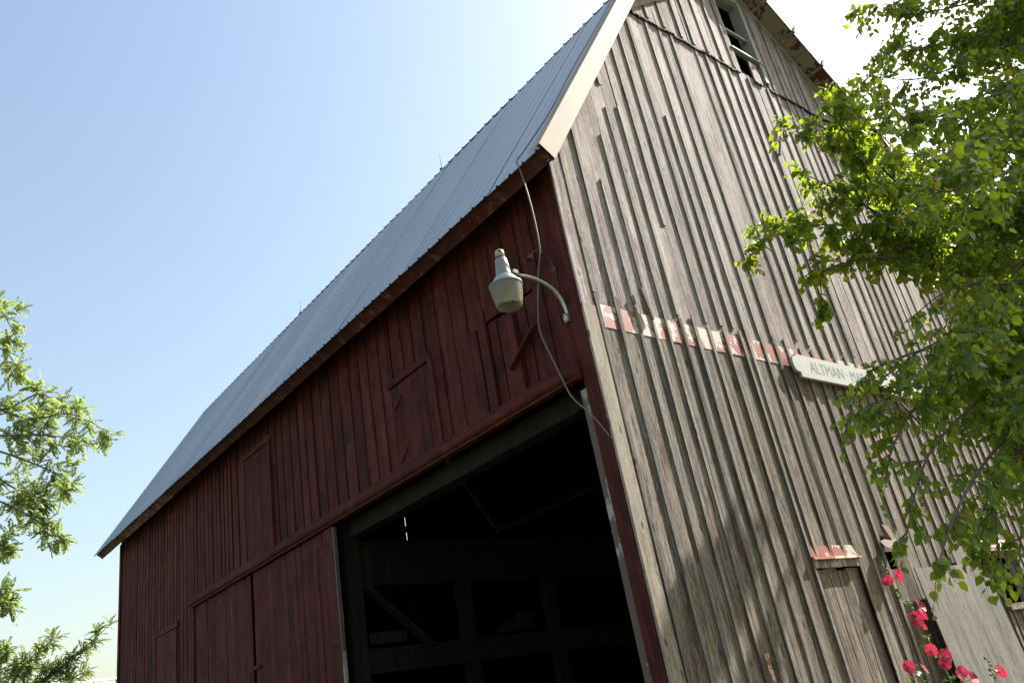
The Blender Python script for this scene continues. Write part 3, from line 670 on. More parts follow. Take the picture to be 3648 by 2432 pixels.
MB().lathe([(0.08, 0.322), (0.092, 0.31), (0.155, 0.222), (0.150, 0.218), (0.088, 0.30)], 48, c, mod=lambda j: 1.0 if j % 2 else 0.965).obj('ribbed_collar', 'galv', yl)
MB().lathe([(0.155, 0.226), (0.168, 0.222), (0.170, 0.206), (0.160, 0.200), (0.150, 0.206)], 32, c).obj('rim', 'lampgrey', yl)
pr = []; zt, zb = 0.205, -0.01
for i in range(15):
    k = i / 14; r_ = 0.163 - 0.028 * k - 0.008 * k * k
    pr.append((r_ + (0.0022 if (i % 2 and i > 4) else 0), zt + (zb - zt) * k))
pr2 = pr + [(0.120, -0.018), (0.112, -0.012)] + [(r_ - 0.006, z) for r_, z in pr[::-1]]
MB().lathe(pr2, 40, c).obj('glass_bowl', 'glass', yl)
MB().lathe([(0.0, 0.20), (0.02, 0.20), (0.022, 0.14), (0.042, 0.11), (0.046, 0.075), (0.03, 0.045), (0.0, 0.04)], 20, c).obj('bulb', 'white', yl)
arm = smooth_path([(-0.012, 0, -0.02), (-0.03, 0, 0.10), (-0.06, 0, 0.20), (-0.15, 0, 0.30), (-0.30, 0, 0.365), (-0.46, 0, 0.385), (-0.60, 0, 0.375), (-0.74, 0, 0.362)], 5)
MB().tube(arm, 0.021, 12).obj('arm', 'galv', yl)
mb = MB(); mb.tube([(-0.60, 0, 0.375), (-0.70, 0, 0.366)], 0.027, 12); mb.box((-0.66, -0.032, 0.355), (-0.64, 0.032, 0.41)); mb.obj('arm_clamp', 'lampgrey', yl)
mb = MB()
for k in range(5): mb.box((-0.735 + k * 0.012, -0.085, 0.335), (-0.729 + k * 0.012, -0.055, 0.375))
mb.obj('fins', 'lampgrey', yl)
mb = MB(); mb.box((-0.052, -0.03, -0.05), (-0.032, 0.035, 0.03)); mb.tube([(-0.055, 0.0, -0.06), (-0.055, 0.0, 0.03)], 0.028, 10); mb.obj('bracket', 'galv', yl)
mb = MB(); mb.tube([(-0.075, -0.04, 0.16), (-0.03, -0.03, 0.17), (-0.03, 0.05, 0.15)], 0.004, 5); mb.tube([(-0.02, -0.02, -0.1), (-0.035, 0.01, -0.07), (-0.03, 0.06, -0.09), (-0.035, 0.10, -0.05), (-0.03, 0.12, 0.15), (-0.03, 0.06, 0.6)], 0.006, 5); mb.obj('wire', 'iron', yl)

# ------------------------------------------------------------------ small gooseneck socket above it
gl = tag(empty('gooseneck_light', (0, 0.22, 5.6)), 'small dark gooseneck lamp socket above the yard light', 'lamp')
MB().tube(smooth_path([(-0.034, 0, -0.12), (-0.034, 0, 0.22), (-0.06, 0, 0.30), (-0.12, 0, 0.365), (-0.21, 0, 0.385), (-0.29, 0, 0.345), (-0.33, 0, 0.29)], 4), 0.009, 8).obj('gooseneck', 'iron', gl)
mb = MB(); mb.lathe([(0.0, 0.03), (0.026, 0.028), (0.034, 0.0), (0.036, -0.045), (0.030, -0.045), (0.028, -0.01), (0.0, -0.008)], 16); 
mb.obj('socket', 'iron', gl, (-0.348, 0, 0.262), (0.0, 0.55, 0))
MB().box((-0.046, -0.03, 0.16), (-0.034, 0.03, 0.22)).obj('bracket', 'iron', gl)

# ------------------------------------------------------------------ name board on the gable
sg = tag(empty('name_board', (5.69, -0.085, 5.02)), 'long white name board with rounded ends and faded lettering on the gable', 'sign')
hl = 2.02; half = [(hl - 0.0, 0.158), (hl + 0.0, 0.135), (hl + 0.045, 0.128)]
arc = [(hl + 0.045 + 0.075 * math.sin(a_), 0.02 + 0.108 * math.cos(a_)) for a_ in [k * math.pi / 8 for k in range(1, 8)]]
rs = [(hl, 0.158), (hl, 0.132), (hl + 0.04, 0.128)] + arc + [(hl + 0.04, -0.088), (hl, -0.092), (hl, -0.158)]
poly_ = rs + [(-x, z) for x, z in rs[::-1]]
MB().prism(poly_, -0.028, 0.0, lambda x, z, d: (x, d, z)).obj('panel', 'white', sg)
poly2 = [(x * 1.004, z * 1.03) for x, z in poly_]
MB().prism(poly2, 0.001, 0.012, lambda x, z, d: (x, d, z)).obj('back_panel', 'lightpaint', sg)
def lettering(txt, x0, width, h, z):
    cu = bpy.data.curves.new('lettering', 'FONT'); cu.body = txt; cu.size = 1.0; cu.extrude = 0.0
    to = bpy.data.objects.new('lettering', cu); COL.objects.link(to)
    bpy.context.view_layer.update()
    me = bpy.data.meshes.new_from_object(to.evaluated_get(bpy.context.evaluated_depsgraph_get()))
    bpy.data.objects.remove(to)
    xs = [v.co.x for v in me.vertices]; ys = [v.co.y for v in me.vertices]; sx = width / (max(xs) - min(xs)); sy = h / (max(ys) - min(ys))
    for v in me.vertices: v.co = Vector(((v.co.x - min(xs)) * sx, -0.0295, (v.co.y - min(ys)) * sy))
    me.materials.clear(); return link('lettering', me, 'letter', sg, (x0 - 5.69, 0, z - 5.02))
lettering('ALTMAN', 3.92, 0.83, 0.155, 4.95); lettering('MAR', 4.94, 0.40, 0.155, 4.95); lettering('1912', 6.94, 0.46, 0.155, 4.95)
MB().box((4.83 - 5.69, -0.0300, 0.0), (4.855 - 5.69, -0.0285, 0.02)).obj('lettering', 'letter', sg)

# ------------------------------------------------------------------ plywood leaning on the wall
def sheet(name, x0, x1, h, ytop, ybase, lab, lean=0.0):
    o = empty(name, ((x0 + x1) / 2, ybase, 0)); w2 = (x1 - x0) / 2; dy = ytop - ybase
    mb = MB(); vs = []; K = 6
    for i in range(K + 1):
        k = i / K; zz = h * k; yy = dy * k + 0.01 * math.sin(k * 3.1); e = lean * k
        vs += [(-w2 + e, yy, zz), (w2 + e, yy, zz), (w2 + e, yy - 0.014, zz), (-w2 + e, yy - 0.014, zz)]
    fs = [(0, 1, 2, 3), tuple(K * 4 + j for j in (3, 2, 1, 0))] + [(i * 4 + j, i * 4 + (j + 1) % 4, i * 4 + 4 + (j + 1) % 4, i * 4 + 4 + j) for i in range(K) for j in range(4)]
    mb.add(vs, fs).obj('panel', 'ply', o); tag(o, lab, 'board', 'plywood sheets leaning on the gable')
sheet('plywood_sheet', 4.62, 5.95, 2.43, -0.13, -0.30, 'shorter grey plywood sheet leaning on the wall behind the hollyhocks', 0.06)
sheet('plywood_sheet', 5.97, 6.80, 2.68, -0.08, -0.20, 'taller grey plywood sheet leaning beside the open window')

# ------------------------------------------------------------------ loose cords inside the doorway
for pts, lab in (([(0.5, 5.2, 4.4), (0.75, 5.2, 3.9), (0.95, 5.2, 3.3), (1.2, 5.2, 2.85)], 'pale cord slanting down inside the doorway'), ([(0.6, 5.1, 4.0), (1.5, 5.1, 3.75), (2.4, 5.1, 3.55), (3.4, 5.1, 3.75)], 'pale cord sagging under the beam inside the doorway')):
    o = MB().tube([Vector(p) - Vector(pts[0]) for p in smooth_path(pts, 6)], 0.005, 5).obj('hanging_cord', 'timber', None, pts[0]); tag(o, lab, 'cord', 'cords inside the doorway')

# ------------------------------------------------------------------ white-roofed shed far behind
sh = tag(empty('shed', (1, 43, 0)), 'distant shed with a white ribbed metal roof behind the barn', 'shed')
MB().box((-13, -3.6, 0), (13, 3.6, 5.0)).obj('wall', 'white', sh)
MB().prism([(-3.6, 5.0), (3.6, 5.0), (0, 6.8)], -12.98, 12.98, lambda y, z, x: (x, y, z)).obj('gable', 'white', sh)
for i in range(26):
    x0 = -13.3 + i * 1.023
    for s_ in (-1, 1):
        mb = MB(); mb.add([(x0, s_ * 4.0, 4.87), (x0 + 1.02, s_ * 4.0, 4.87), (x0 + 1.02, 0, 6.97), (x0, 0, 6.97), (x0, s_ * 4.0, 4.82), (x0 + 1.02, s_ * 4.0, 4.82), (x0 + 1.02, 0, 6.92), (x0, 0, 6.92)], [(0, 1, 2, 3), (7, 6, 5, 4), (0, 4, 5, 1), (1, 5, 6, 2), (2, 6, 7, 3), (3, 7, 4, 0)])
        mb.beam((x0 + 0.03, s_ * 4.0, 4.89), (x0 + 0.03, 0, 6.99), 0.06, 0.06)
        mb.obj('roof_panel', 'tanroof' if i in (18, 19, 15) else 'whiteroof', sh)
MB().tube([(-13.3, 0, 7.0), (13.3, 0, 7.0)], 0.09, 8).obj('ridge_cap', 'whiteroof', sh)

# ------------------------------------------------------------------ vegetation
def rv(k=1.0): return Vector((random.gauss(0, 1), random.gauss(0, 1), random.gauss(0, 1))).normalized() * k
BIRCH=[
  [(4.39, -4.53, 8.14), (2.97, -3.86, 7.47), (2.19, -3.4, 7.25), (1.42, -3.09, 7.16)] ,
  [(4.66, -4.25, 7.68), (3.19, -3.56, 7.06), (2.19, -3.14, 6.61), (1.37, -2.92, 6.46)] ,
  [(4.85, -4.03, 7.3), (2.9, -3.26, 6.47), (2.06, -2.94, 6.16), (1.37, -2.99, 6.13)] ,
  [(5.04, -3.8, 6.91), (3.08, -3.27, 6.13), (1.9, -2.97, 5.61), (1.18, -3.02, 5.66)] ,
  [(5.34, -4.37, 8.5), (4.01, -3.73, 7.69), (3.03, -3.33, 7.25), (2.2, -3.06, 7.12)] ,
  [(5.06, -4.65, 8.94), (3.68, -4.14, 8.26), (2.73, -3.73, 7.78), (2.05, -3.34, 7.41)] ,
  [(4.28, -3.71, 6.13), (2.35, -3.33, 5.35), (1.36, -3.17, 4.97), (0.67, -3.06, 4.91)] ,
  [(5.88, -3.87, 7.48), (4.88, -3.45, 7.12), (3.94, -3.17, 6.64), (3.17, -2.97, 6.28)] ,
  [(4.13, -3.37, 5.01), (2.49, -2.98, 4.84), (1.49, -2.84, 4.99), (0.65, -2.86, 5.26), (0.05, -2.84, 5.42), (-0.31, -2.68, 5.28)] ,
  [(4.21, -3.21, 4.7), (2.13, -3.01, 4.36), (1.07, -2.95, 4.46), (0.16, -2.75, 4.55), (-0.5, -2.54, 4.48), (-0.85, -2.38, 4.29)] ,
  [(2.49, -2.98, 4.84), (1.54, -2.91, 4.92), (0.73, -2.93, 5.15), (0.13, -2.96, 5.36), (-0.1, -3.06, 5.39)] ,
  [(2.13, -3.01, 4.36), (1.15, -2.94, 4.27), (0.43, -2.83, 4.29), (-0.11, -2.56, 4.21), (-0.26, -2.5, 3.95)] ,
  [(1.07, -2.95, 4.46), (0.62, -2.87, 4.64), (0.13, -2.77, 4.85), (-0.21, -2.71, 4.95)] ,
  [(3.74, -3.3, 4.55), (2.29, -3.12, 4.29), (1.2, -2.93, 4.13), (0.47, -2.72, 3.79), (0.02, -2.6, 3.66), (-0.25, -2.58, 3.73)] ,
  [(3.32, -3.28, 4.19), (1.77, -3.16, 3.92), (0.72, -2.9, 3.59), (-0.04, -2.79, 3.39), (-0.48, -2.69, 3.22), (-0.68, -2.54, 2.89)] ,
  [(2.88, -3.27, 3.84), (1.45, -3.12, 3.53), (0.4, -2.98, 3.27), (-0.24, -2.82, 2.97), (-0.55, -2.73, 2.71), (-0.65, -2.67, 2.53)] ,
  [(2.53, -3.25, 3.54), (1.3, -3.14, 3.31), (0.37, -3.02, 3.02), (-0.27, -2.88, 2.71), (-0.58, -2.8, 2.44), (-0.7, -2.69, 2.18)] ,
  [(2.01, -3.31, 3.14), (0.96, -3.16, 2.92), (0.14, -3.07, 2.64), (-0.47, -3.02, 2.35), (-0.8, -2.96, 2.11), (-1.02, -2.91, 1.89)] ,
  [(2.0, -3.34, 3.2), (1.17, -3.2, 2.99), (0.47, -3.12, 2.67), (0.05, -3.0, 2.37), (-0.15, -2.96, 2.08), (-0.24, -2.96, 1.92)] ,
  [(2.03, -3.17, 2.83), (1.21, -3.11, 2.65), (0.59, -3.05, 2.4), (0.19, -3.02, 2.17), (0.08, -2.97, 1.99)] ,
  [(4.53, -3.42, 5.42), (3.35, -3.12, 4.97), (2.42, -2.78, 4.28), (1.77, -2.58, 4.08)] ,
  [(3.71, -3.37, 4.7), (2.75, -3.08, 4.18), (2.0, -2.79, 3.51), (1.5, -2.62, 3.14)] ,
  [(5.32, -3.5, 6.2), (4.34, -3.19, 5.8), (3.61, -2.96, 5.34), (3.08, -2.63, 4.78)] ,
  [(7.0, -3.6, 7.41), (6.05, -3.24, 6.97), (5.33, -2.92, 6.48), (4.71, -2.63, 5.97)] ,
  [(3.46, -3.25, 4.04), (2.48, -3.02, 3.55), (1.69, -2.81, 3.01), (1.29, -2.68, 2.67)] ,
  [(4.34, -2.92, 5.68), (3.25, -2.79, 5.57), (2.37, -2.73, 5.46), (1.96, -2.54, 5.26)] ,
  [(9.35, -2.88, 9.3), (8.36, -2.36, 8.85), (7.46, -2.15, 8.29)] ,
  [(8.69, -2.84, 8.35), (7.69, -2.45, 7.95), (6.77, -2.21, 7.41)] ,
]
LOCUST=[
  [(-5.21, 9.99, 8.5), (-4.33, 8.94, 7.55), (-3.55, 7.83, 6.76), (-3.09, 7.33, 6.67), (-2.65, 6.93, 6.28)] ,
  [(-5.14, 9.99, 7.9), (-4.27, 8.93, 6.84), (-3.59, 8.04, 6.23), (-3.16, 7.55, 5.82), (-3.01, 7.32, 5.5)] ,
  [(-5.31, 10.0, 9.43), (-4.52, 9.15, 8.67), (-3.87, 8.48, 8.14), (-3.64, 8.15, 7.65)] ,
  [(-5.44, 10.0, 10.58), (-4.6, 9.16, 9.62), (-3.99, 8.5, 8.9), (-3.73, 8.16, 8.24)] ,
  [(-5.06, 9.99, 7.18), (-4.31, 8.93, 6.16), (-3.63, 8.14, 5.55), (-3.3, 7.78, 5.2), (-3.1, 7.64, 4.97)] ,
  [(-4.98, 9.98, 6.48), (-4.35, 8.94, 5.52), (-3.81, 8.47, 5.08), (-3.58, 8.24, 5.01)] ,
  [(-4.9, 9.98, 5.81), (-4.3, 8.93, 4.96), (-3.71, 8.46, 4.53), (-3.52, 8.23, 4.18)] ,
  [(-4.33, 8.94, 7.55), (-3.8, 8.47, 7.12), (-3.38, 8.0, 7.22), (-3.01, 7.73, 6.9)] ,
  [(-4.27, 8.93, 6.84), (-3.69, 8.25, 6.63), (-3.26, 7.78, 6.49), (-2.92, 7.5, 6.34)] ,
  [(-4.27, 8.93, 6.84), (-3.73, 8.36, 6.0), (-3.45, 8.01, 5.7), (-3.21, 7.77, 5.51)] ,
]
FARTREE=[
  [(-1.68, 21.71, 3.46), (-0.88, 21.07, 4.32), (-0.33, 20.45, 4.81), (0.21, 20.12, 5.26), (0.65, 19.81, 5.67)] ,
  [(-1.68, 21.71, 3.46), (-1.28, 21.14, 4.59), (-0.93, 20.57, 5.22), (-0.5, 20.28, 5.57)] ,
  [(-1.68, 21.71, 3.46), (-1.66, 21.2, 4.64), (-1.61, 20.68, 5.3), (-1.56, 20.47, 5.47)] ,
  [(-1.68, 21.71, 3.46), (-0.67, 21.03, 4.08), (-0.21, 20.42, 4.37), (0.18, 20.13, 4.66)] ,
  [(-1.68, 21.71, 3.46), (-1.07, 21.1, 4.35), (-0.61, 20.5, 4.64), (-0.19, 20.21, 5.09)] ,
  [(-1.68, 21.71, 3.46), (-1.35, 21.15, 4.18), (-1.2, 20.61, 4.82), (-1.05, 20.39, 4.99)] ,
]

def unit(a): return a / np.maximum(np.linalg.norm(a, axis=-1, keepdims=True), 1e-9)
LEAF_V = np.array([(0, 0, 0), (0, .34, .0), (0, .68, -.02), (0, 1, -.10),
                   (-.25, .08, .05), (-.43, .30, .10), (-.34, .58, .08), (-.17, .80, .0),
                   (.25, .08, .05), (.43, .30, .10), (.34, .58, .08), (.17, .80, .0)], float)
LEAF_F = [(0, 1, 5, 4), (1, 2, 6, 5), (2, 3, 7, 6), (0, 8, 9, 1), (1, 9, 10, 2), (2, 10, 11, 3)]
LET_V = np.array([(0, 0, 0), (-.22, .5, .03), (0, 1, -.06), (.22, .5, .03)], float); LET_F = [(0, 3, 2, 1)]
def frames(ax, nr):
    ax = unit(ax); x = unit(np.cross(ax, nr)); z = np.cross(x, ax); return x, ax, z
def blades(name, pos, ax, nr, size, mat, parent, V, F, width=1.0):
    x, a, z = frames(ax, nr); s = size[:, None, None]
    P = pos[:, None, :] + s * (width * V[None, :, 0:1] * x[:, None, :] + V[None, :, 1:2] * a[:, None, :] + V[None, :, 2:3] * RNG.uniform(-0.6, 2.6, (len(pos), 1, 1)) * z[:, None, :])
    n = len(pos); k = len(V); F = np.array(F); fl = (F[None] + (np.arange(n) * k)[:, None, None]).reshape(-1)
    me = bpy.data.meshes.new(name); me.vertices.add(n * k); me.vertices.foreach_set('co', P.reshape(-1).astype(np.float32))
    nf = n * len(F); c = F.shape[1]; me.loops.add(nf * c); me.loops.foreach_set('vertex_index', fl.astype(np.int32))
    me.polygons.add(nf); me.polygons.foreach_set('loop_start', (np.arange(nf) * c).astype(np.int32))
    try: me.polygons.foreach_set('loop_total', np.full(nf, c, np.int32))
    except Exception: pass
    at = me.attributes.new('var', 'FLOAT', 'POINT'); at.data.foreach_set('value', np.repeat(RNG.random(n), k).astype(np.float32))
    me.update(calc_edges=True); me.validate()
    me.polygons.foreach_set('use_smooth', np.ones(len(me.polygons), bool))
    return link(name, me, mat, parent)
class Twigs:
    def __init__(s): s.mb = MB(); s.pos = []; s.ax = []; s.nr = []; s.sz = []
def rv(k=1.0): return Vector((random.gauss(0, 1), random.gauss(0, 1), random.gauss(0, 1))).normalized() * k
def grow_twig(T, p, d, ln, droop, lsz, sp, r0=0.0028, tube=True):
    pts = [Vector(p)]; d = Vector(d).normalized(); n = max(3, int(ln / 0.09)); st = ln / n
    for i in range(n):
        d = (d + Vector((0, 0, -droop)) + rv(0.12)).normalized(); pts.append(pts[-1] + d * st)
    if tube: T.mb.tube(pts, [r0 * (1 - 0.6 * i / n) for i in range(n + 1)], 3, False)
    s = sp * random.random(); k = 0; tot = ln
    while s < tot:
        i = min(int(s / st), n - 1); f = s / st - i; q = pts[i].lerp(pts[i + 1], f); dd = (pts[i + 1] - pts[i]).normalized()
        sd = dd.cross(Vector((0, 0, 1))); sd = sd if sd.length > 0.1 else Vector((1, 0, 0)); sd.normalize()
        sd = sd * (1 if k % 2 else -1)
        ax = dd * 0.5 + sd * 0.75 + Vector((0, 0, -0.75)) + rv(0.45)
        nr = Vector((0, 0, 0.55)) + rv(1.0)
        T.pos.append(tuple(q + sd * 0.01)); T.ax.append(tuple(ax)); T.nr.append(tuple(nr)); T.sz.append(lsz * random.uniform(0.5, 1.2)); s += sp * random.uniform(0.7, 1.3); k += 1
def grow_branch(T, path, dens=1.0, lsz=0.078, droop=0.22, sub=(0.2, 0.62), twl=(0.16, 0.42)):
    q = smooth_path(path, 8); cum = [0]
    for a, b in zip(q, q[1:]): cum.append(cum[-1] + (b - a).length)
    tot = cum[-1]; s = 0.12 * tot
    while s < tot:
        i = max(j for j in range(len(cum)) if cum[j] <= s); i = min(i, len(q) - 2); f = (s - cum[i]) / max(cum[i + 1] - cum[i], 1e-6)
        p = q[i].lerp(q[i + 1], f); dd = (q[i + 1] - q[i]).normalized(); k = s / tot
        ln = sub[0] + (sub[1] - sub[0]) * (1 - k) * random.uniform(0.5, 1.1)
        d = (dd * 0.55 + rv(0.8) + Vector((0, 0, 0.12))).normalized(); pts = [p]
        for _ in range(4): d = (d + Vector((0, 0, -droop * 0.5)) + rv(0.15)).normalized(); pts.append(pts[-1] + d * ln / 4)
        T.mb.tube(pts, [0.0055, 0.0045, 0.004, 0.003, 0.002], 4, False)
        for j in range(1, 5):
            for _ in range(2 if random.random() < 0.65 * dens else 1):
                tl = random.uniform(*twl) * (1.1 - 0.55 * k)
                grow_twig(T, pts[j], (d + rv(0.9)), tl, droop, lsz, 0.040)
        s += 0.19 / dens * random.uniform(0.7, 1.3)
    p = q[-1]; grow_twig(T, p, (q[-1] - q[-2]), 0.22, droop, lsz, 0.042)
    return q

birch = tag(empty('birch_tree', (6.6, -4.5, 0)), 'large leafy tree hanging over the right of the gable, leaves lit from behind', 'tree')
BO = Vector((6.6, -4.5, 0))
tk = smooth_path([(0, 0, -0.1), (0.1, 0.05, 2), (-0.05, 0.15, 5), (0.2, 0.1, 8), (0.1, 0.3, 11), (0.2, 0.3, 13.5)], 4)
MB().tube(tk, [0.30 - 0.27 * i / (len(tk) - 1) for i in range(len(tk))], 14).obj('trunk', 'bark', birch)
T = Twigs()
starts = {}
BIRCH = BIRCH[:26] + [[(9.9, -2.7, 10.0), (8.9, -1.95, 9.4), (8.1, -1.9, 8.8), (7.4, -1.9, 8.2)], [(9.8, -2.7, 9.2), (8.8, -1.95, 8.5), (8.0, -1.9, 7.8), (7.5, -1.9, 7.4)], [(9.5, -2.7, 10.0), (8.5, -1.95, 9.5), (7.8, -1.9, 9.0), (7.3, -1.9, 8.6)]]
BIRCH[26:] = [[(x - 0.3, y, z - 0.5) for x, y, z in q_] for q_ in BIRCH[26:]]
CAMP = Vector((-5.66, -5.0, 1.6))
for k_, s_ in ((8, 1.32), (9, 1.36), (10, 1.32), (11, 1.34), (12, 1.36), (2, 0.85), (3, 0.8), (6, 0.8), (21, 0.9)):   # sunlit boughs reach towards the wall, shaded ones hang nearer
    BIRCH[k_] = [tuple(CAMP + (Vector(p) - CAMP) * s_) for p in BIRCH[k_]]
BIRCH[13] = BIRCH[13][:-2]
NB = len(BIRCH)
for k_ in (0, 1, 4, 5, 7, 15, 15, 16, 16, 17, 18, 18, 19, 20, 20, 21, 21, 22, 22, 23, 24, 24, 25, 25, 2, 3, 8, 8, 9, 10, 11, 12):   # side boughs beside the leading ones
    of = Vector((random.uniform(0.0, 0.7), random.uniform(-0.3, 0.25), random.uniform(-0.1, 0.45)))
    if 8 <= k_ <= 12: of = rv(0.15) + Vector((0.12, 0, 0.05))
    BIRCH.append([tuple(Vector(p) + of * (0.6 + 0.4 * j) + rv(0.06)) for j, p in enumerate(BIRCH[k_][:-1])])
for i, b in enumerate(BIRCH):
    b = [Vector(p) for p in b]
    far = 26 <= i < NB; low = 13 <= i <= 19
    q = grow_branch(T, b, 1.5 if far else (1.15 if low else 1.5 if 8 <= i <= 12 else 1.6), 0.095 if far else 0.082 if 8 <= i <= 12 else (0.058 if low else 0.067), sub=(0.10, 0.26) if far else (0.05, 0.16) if i in (13, 14) else (0.07, 0.32) if low else (0.14, 0.46), twl=(0.10, 0.2) if far else (0.08, 0.16) if i in (13, 14) else (0.12, 0.30) if low else (0.14, 0.36))
    root = (b[0] - BO)
    if i in (10, 11, 12): lim = q
    else:
        zt_ = max(1.0, b[0].z - 1.6); tp = BO + Vector((0.05, 0.1, zt_)); mid = tp.lerp(b[0], 0.5) + Vector((0, 0, 0.35)); lim = smooth_path([tp, mid, b[0]], 4)[:-1] + q
    n = len(lim); MB().tube([p - BO for p in lim], [0.018 * (1 - k / n) ** 1.2 + 0.0035 for k in range(n)] if i not in (10, 11, 12) else [0.016 * (1 - k / n) + 0.004 for k in range(n)], 7).obj('limb', 'bark', birch)
# the rest of the crown, to the right of the view: it shades the leaves that are seen
for i in range(74):
    z = random.uniform(4.2, 12.5); az = random.uniform(R(-115), R(35)); ln = random.uniform(2.2, 3.6) * (1.1 - 0.045 * z)
    if i >= 34: z = random.uniform(7.8, 10.6); az = random.uniform(R(-160), R(-20)); ln = random.uniform(1.2, 2.0)
    if i >= 52: z = random.uniform(8.0, 10.4); az = random.uniform(R(140), R(215)); ln = random.uniform(1.1, 2.1)
    p0 = BO + Vector((0, 0.1, z)); d = Vector((math.cos(az), math.sin(az), 0.35)).normalized()
    path = [p0, p0 + d * ln * 0.4, p0 + d * ln * 0.75 + Vector((0, 0, -0.1)), p0 + d * ln + Vector((0, 0, -0.5))]
    if path[-1].y > -3.6: path[-1].y = -3.6
    q = grow_branch(T, path, 1.0 if i < 34 else 2.2, 0.10); n = len(q)
    MB().tube([p - BO for p in q], [0.04 * (1 - k / n) + 0.005 for k in range(n)], 5).obj('limb', 'bark', birch)
pos, ax, nr, sz = [np.array(a, float) for a in (T.pos, T.ax, T.nr, T.sz)]
# the 300 leaves that show largest become parts of their own, the rest one mass
C0 = np.array([-5.66, -5.0, 1.6]); rel = pos - C0; dep = rel @ np.array(fw); ux = 1890 * (rel @ np.array(rt)) / dep; uy = -1890 * (rel @ np.array(up)) / dep
ok = (dep > 0.5) & (abs(ux) < 1150) & (abs(uy) < 760); cell = {}
for i in np.argsort(dep):
    if ok[i]:
        key = (int(ux[i] // 14), int(uy[i] // 14))
        if key not in cell: cell[key] = i
cand = sorted(cell.values(), key=lambda i: -sz[i] / dep[i])[:300]; single = set(cand)
rest = np.array([i for i in range(len(pos)) if i not in single])
print('birch leaves', len(pos))
fo = blades('foliage', pos[rest] - np.array(BO), ax[rest], nr[rest], sz[rest], 'leaf', birch, LEAF_V, LEAF_F); fo['kind'] = 'stuff'
lm = bpy.data.meshes.new('leaf'); lm.from_pydata([tuple(v) for v in LEAF_V], [], LEAF_F); lm.materials.append(M['leaf']); lm.polygons.foreach_set('use_smooth', [True] * 6); lm.update()
X, A_, Z = frames(ax, nr)
for i in cand:
    o = bpy.data.objects.new('leaf', lm); COL.objects.link(o); o.parent = birch
    mt = Matrix(((X[i][0], A_[i][0], Z[i][0], 0), (X[i][1], A_[i][1], Z[i][1], 0), (X[i][2], A_[i][2], Z[i][2], 0), (0, 0, 0, 1))) @ Matrix.Scale(sz[i], 4)
    mt.translation = Vector(pos[i]) - BO; o.matrix_local = mt
tw = MB(); tw.v = [tuple(Vector(v) - BO) for v in T.mb.v]; tw.f = T.mb.f; tw.sm = T.mb.sm
o = tw.obj('twigs', 'bark', birch, recalc=False); o['kind'] = 'stuff'

def compound(P, AX, NR, SZ, base, d, ln, pairs, lsz):
    """feathered leaf: leaflets in pairs along a drooping stalk"""
    d = d.normalized(); p = Vector(base); sd = d.cross(Vector((0, 0, 1))); sd = sd.normalized() if sd.length > 0.05 else Vector((1, 0, 0)); upn = sd.cross(d)
    for i in range(pairs):
        d = (d + Vector((0, 0, -0.09))).normalized(); p = p + d * ln / pairs
        for s_ in (-1, 1):
            P.append(tuple(p)); AX.append(tuple(sd * s_ + d * 0.35 + Vector((0, 0, -0.35)) + rv(0.15))); NR.append(tuple(upn + rv(0.35))); SZ.append(lsz * random.uniform(0.8, 1.1) * (1 - 0.35 * abs(i / pairs - 0.4)))
    P.append(tuple(p)); AX.append(tuple(d)); NR.append(tuple(upn)); SZ.append(lsz)
def feather_tree(name, label, base, trunk, branches, nb, per, ln, pairs, lsz, sublen, extra=None):
    t_ = tag(empty(name, base), label, 'tree'); BO_ = Vector(base)
    MB().tube([Vector(p) - BO_ for p in smooth_path(trunk, 4)], [0.26 - 0.22 * i / (4 * (len(trunk) - 1)) for i in range(4 * (len(trunk) - 1) + 1)], 12).obj('trunk', 'bark', t_)
    P, AX, NR, SZ = [], [], [], []; tb = MB()
    for b in branches:
        b = [Vector(p) for p in b]; q = smooth_path(b, 6); n = len(q)
        tz = min(max(b[0].z - 1.2, 1.0), trunk[-1][2] - 0.3); tr_ = min(smooth_path(trunk, 4), key=lambda v: abs(v.z - tz)); 
        ful = smooth_path([tr_, tr_.lerp(b[0], 0.5) + Vector((0, 0, 0.3)), b[0]], 4)[:-1] + q; m_ = len(ful)
        MB().tube([p - BO_ for p in ful], [0.05 * (1 - k / m_) + 0.008 for k in range(m_)], 6).obj('limb', 'bark', t_)
        for j in range(nb):
            k = 0.25 + 0.75 * (j + random.random()) / nb; i = min(int(k * (n - 1)), n - 2); p = q[i].lerp(q[i + 1], random.random()); dd = (q[i + 1] - q[i]).normalized()
            d = (dd * 0.7 + rv(0.75)).normalized(); pts = [p]; sl_ = sublen * random.uniform(0.5, 1.1) * (1.15 - 0.6 * k)
            for _ in range(4): d = (d + rv(0.15) + Vector((0, 0, -0.03))).normalized(); pts.append(pts[-1] + d * sl_ / 4)
            tb.tube([v - BO_ for v in pts], [0.007, 0.006, 0.005, 0.004, 0.002], 4, False)
            for _ in range(per):
                a = random.randint(1, 4); compound(P, AX, NR, SZ, pts[a] - BO_, d * 0.5 + rv(0.8) + Vector((0, 0, 0.15)), ln * random.uniform(0.7, 1.15), pairs, lsz)
    o = blades('crown', np.array(P), np.array(AX), np.array(NR), np.array(SZ), 'locleaf', t_, LET_V, LET_F, 1.8); o['kind'] = 'stuff'
    o = tb.obj('twigs', 'bark', t_, recalc=False); o['kind'] = 'stuff'
    return t_
feather_tree('locust_tree', 'feathery-leaved tree reaching in from the left edge', (-8.6, 25.0, 0), [(-8.6, 25.0, -0.1), (-8.4, 24.9, 5), (-7.9, 24.8, 11), (-7.6, 24.7, 17)], [[tuple(CAMP + (Vector(p) - CAMP) * 1.95) for p in b] for b in LOCUST], 13, 13, 0.36, 7, 0.095, 0.8)
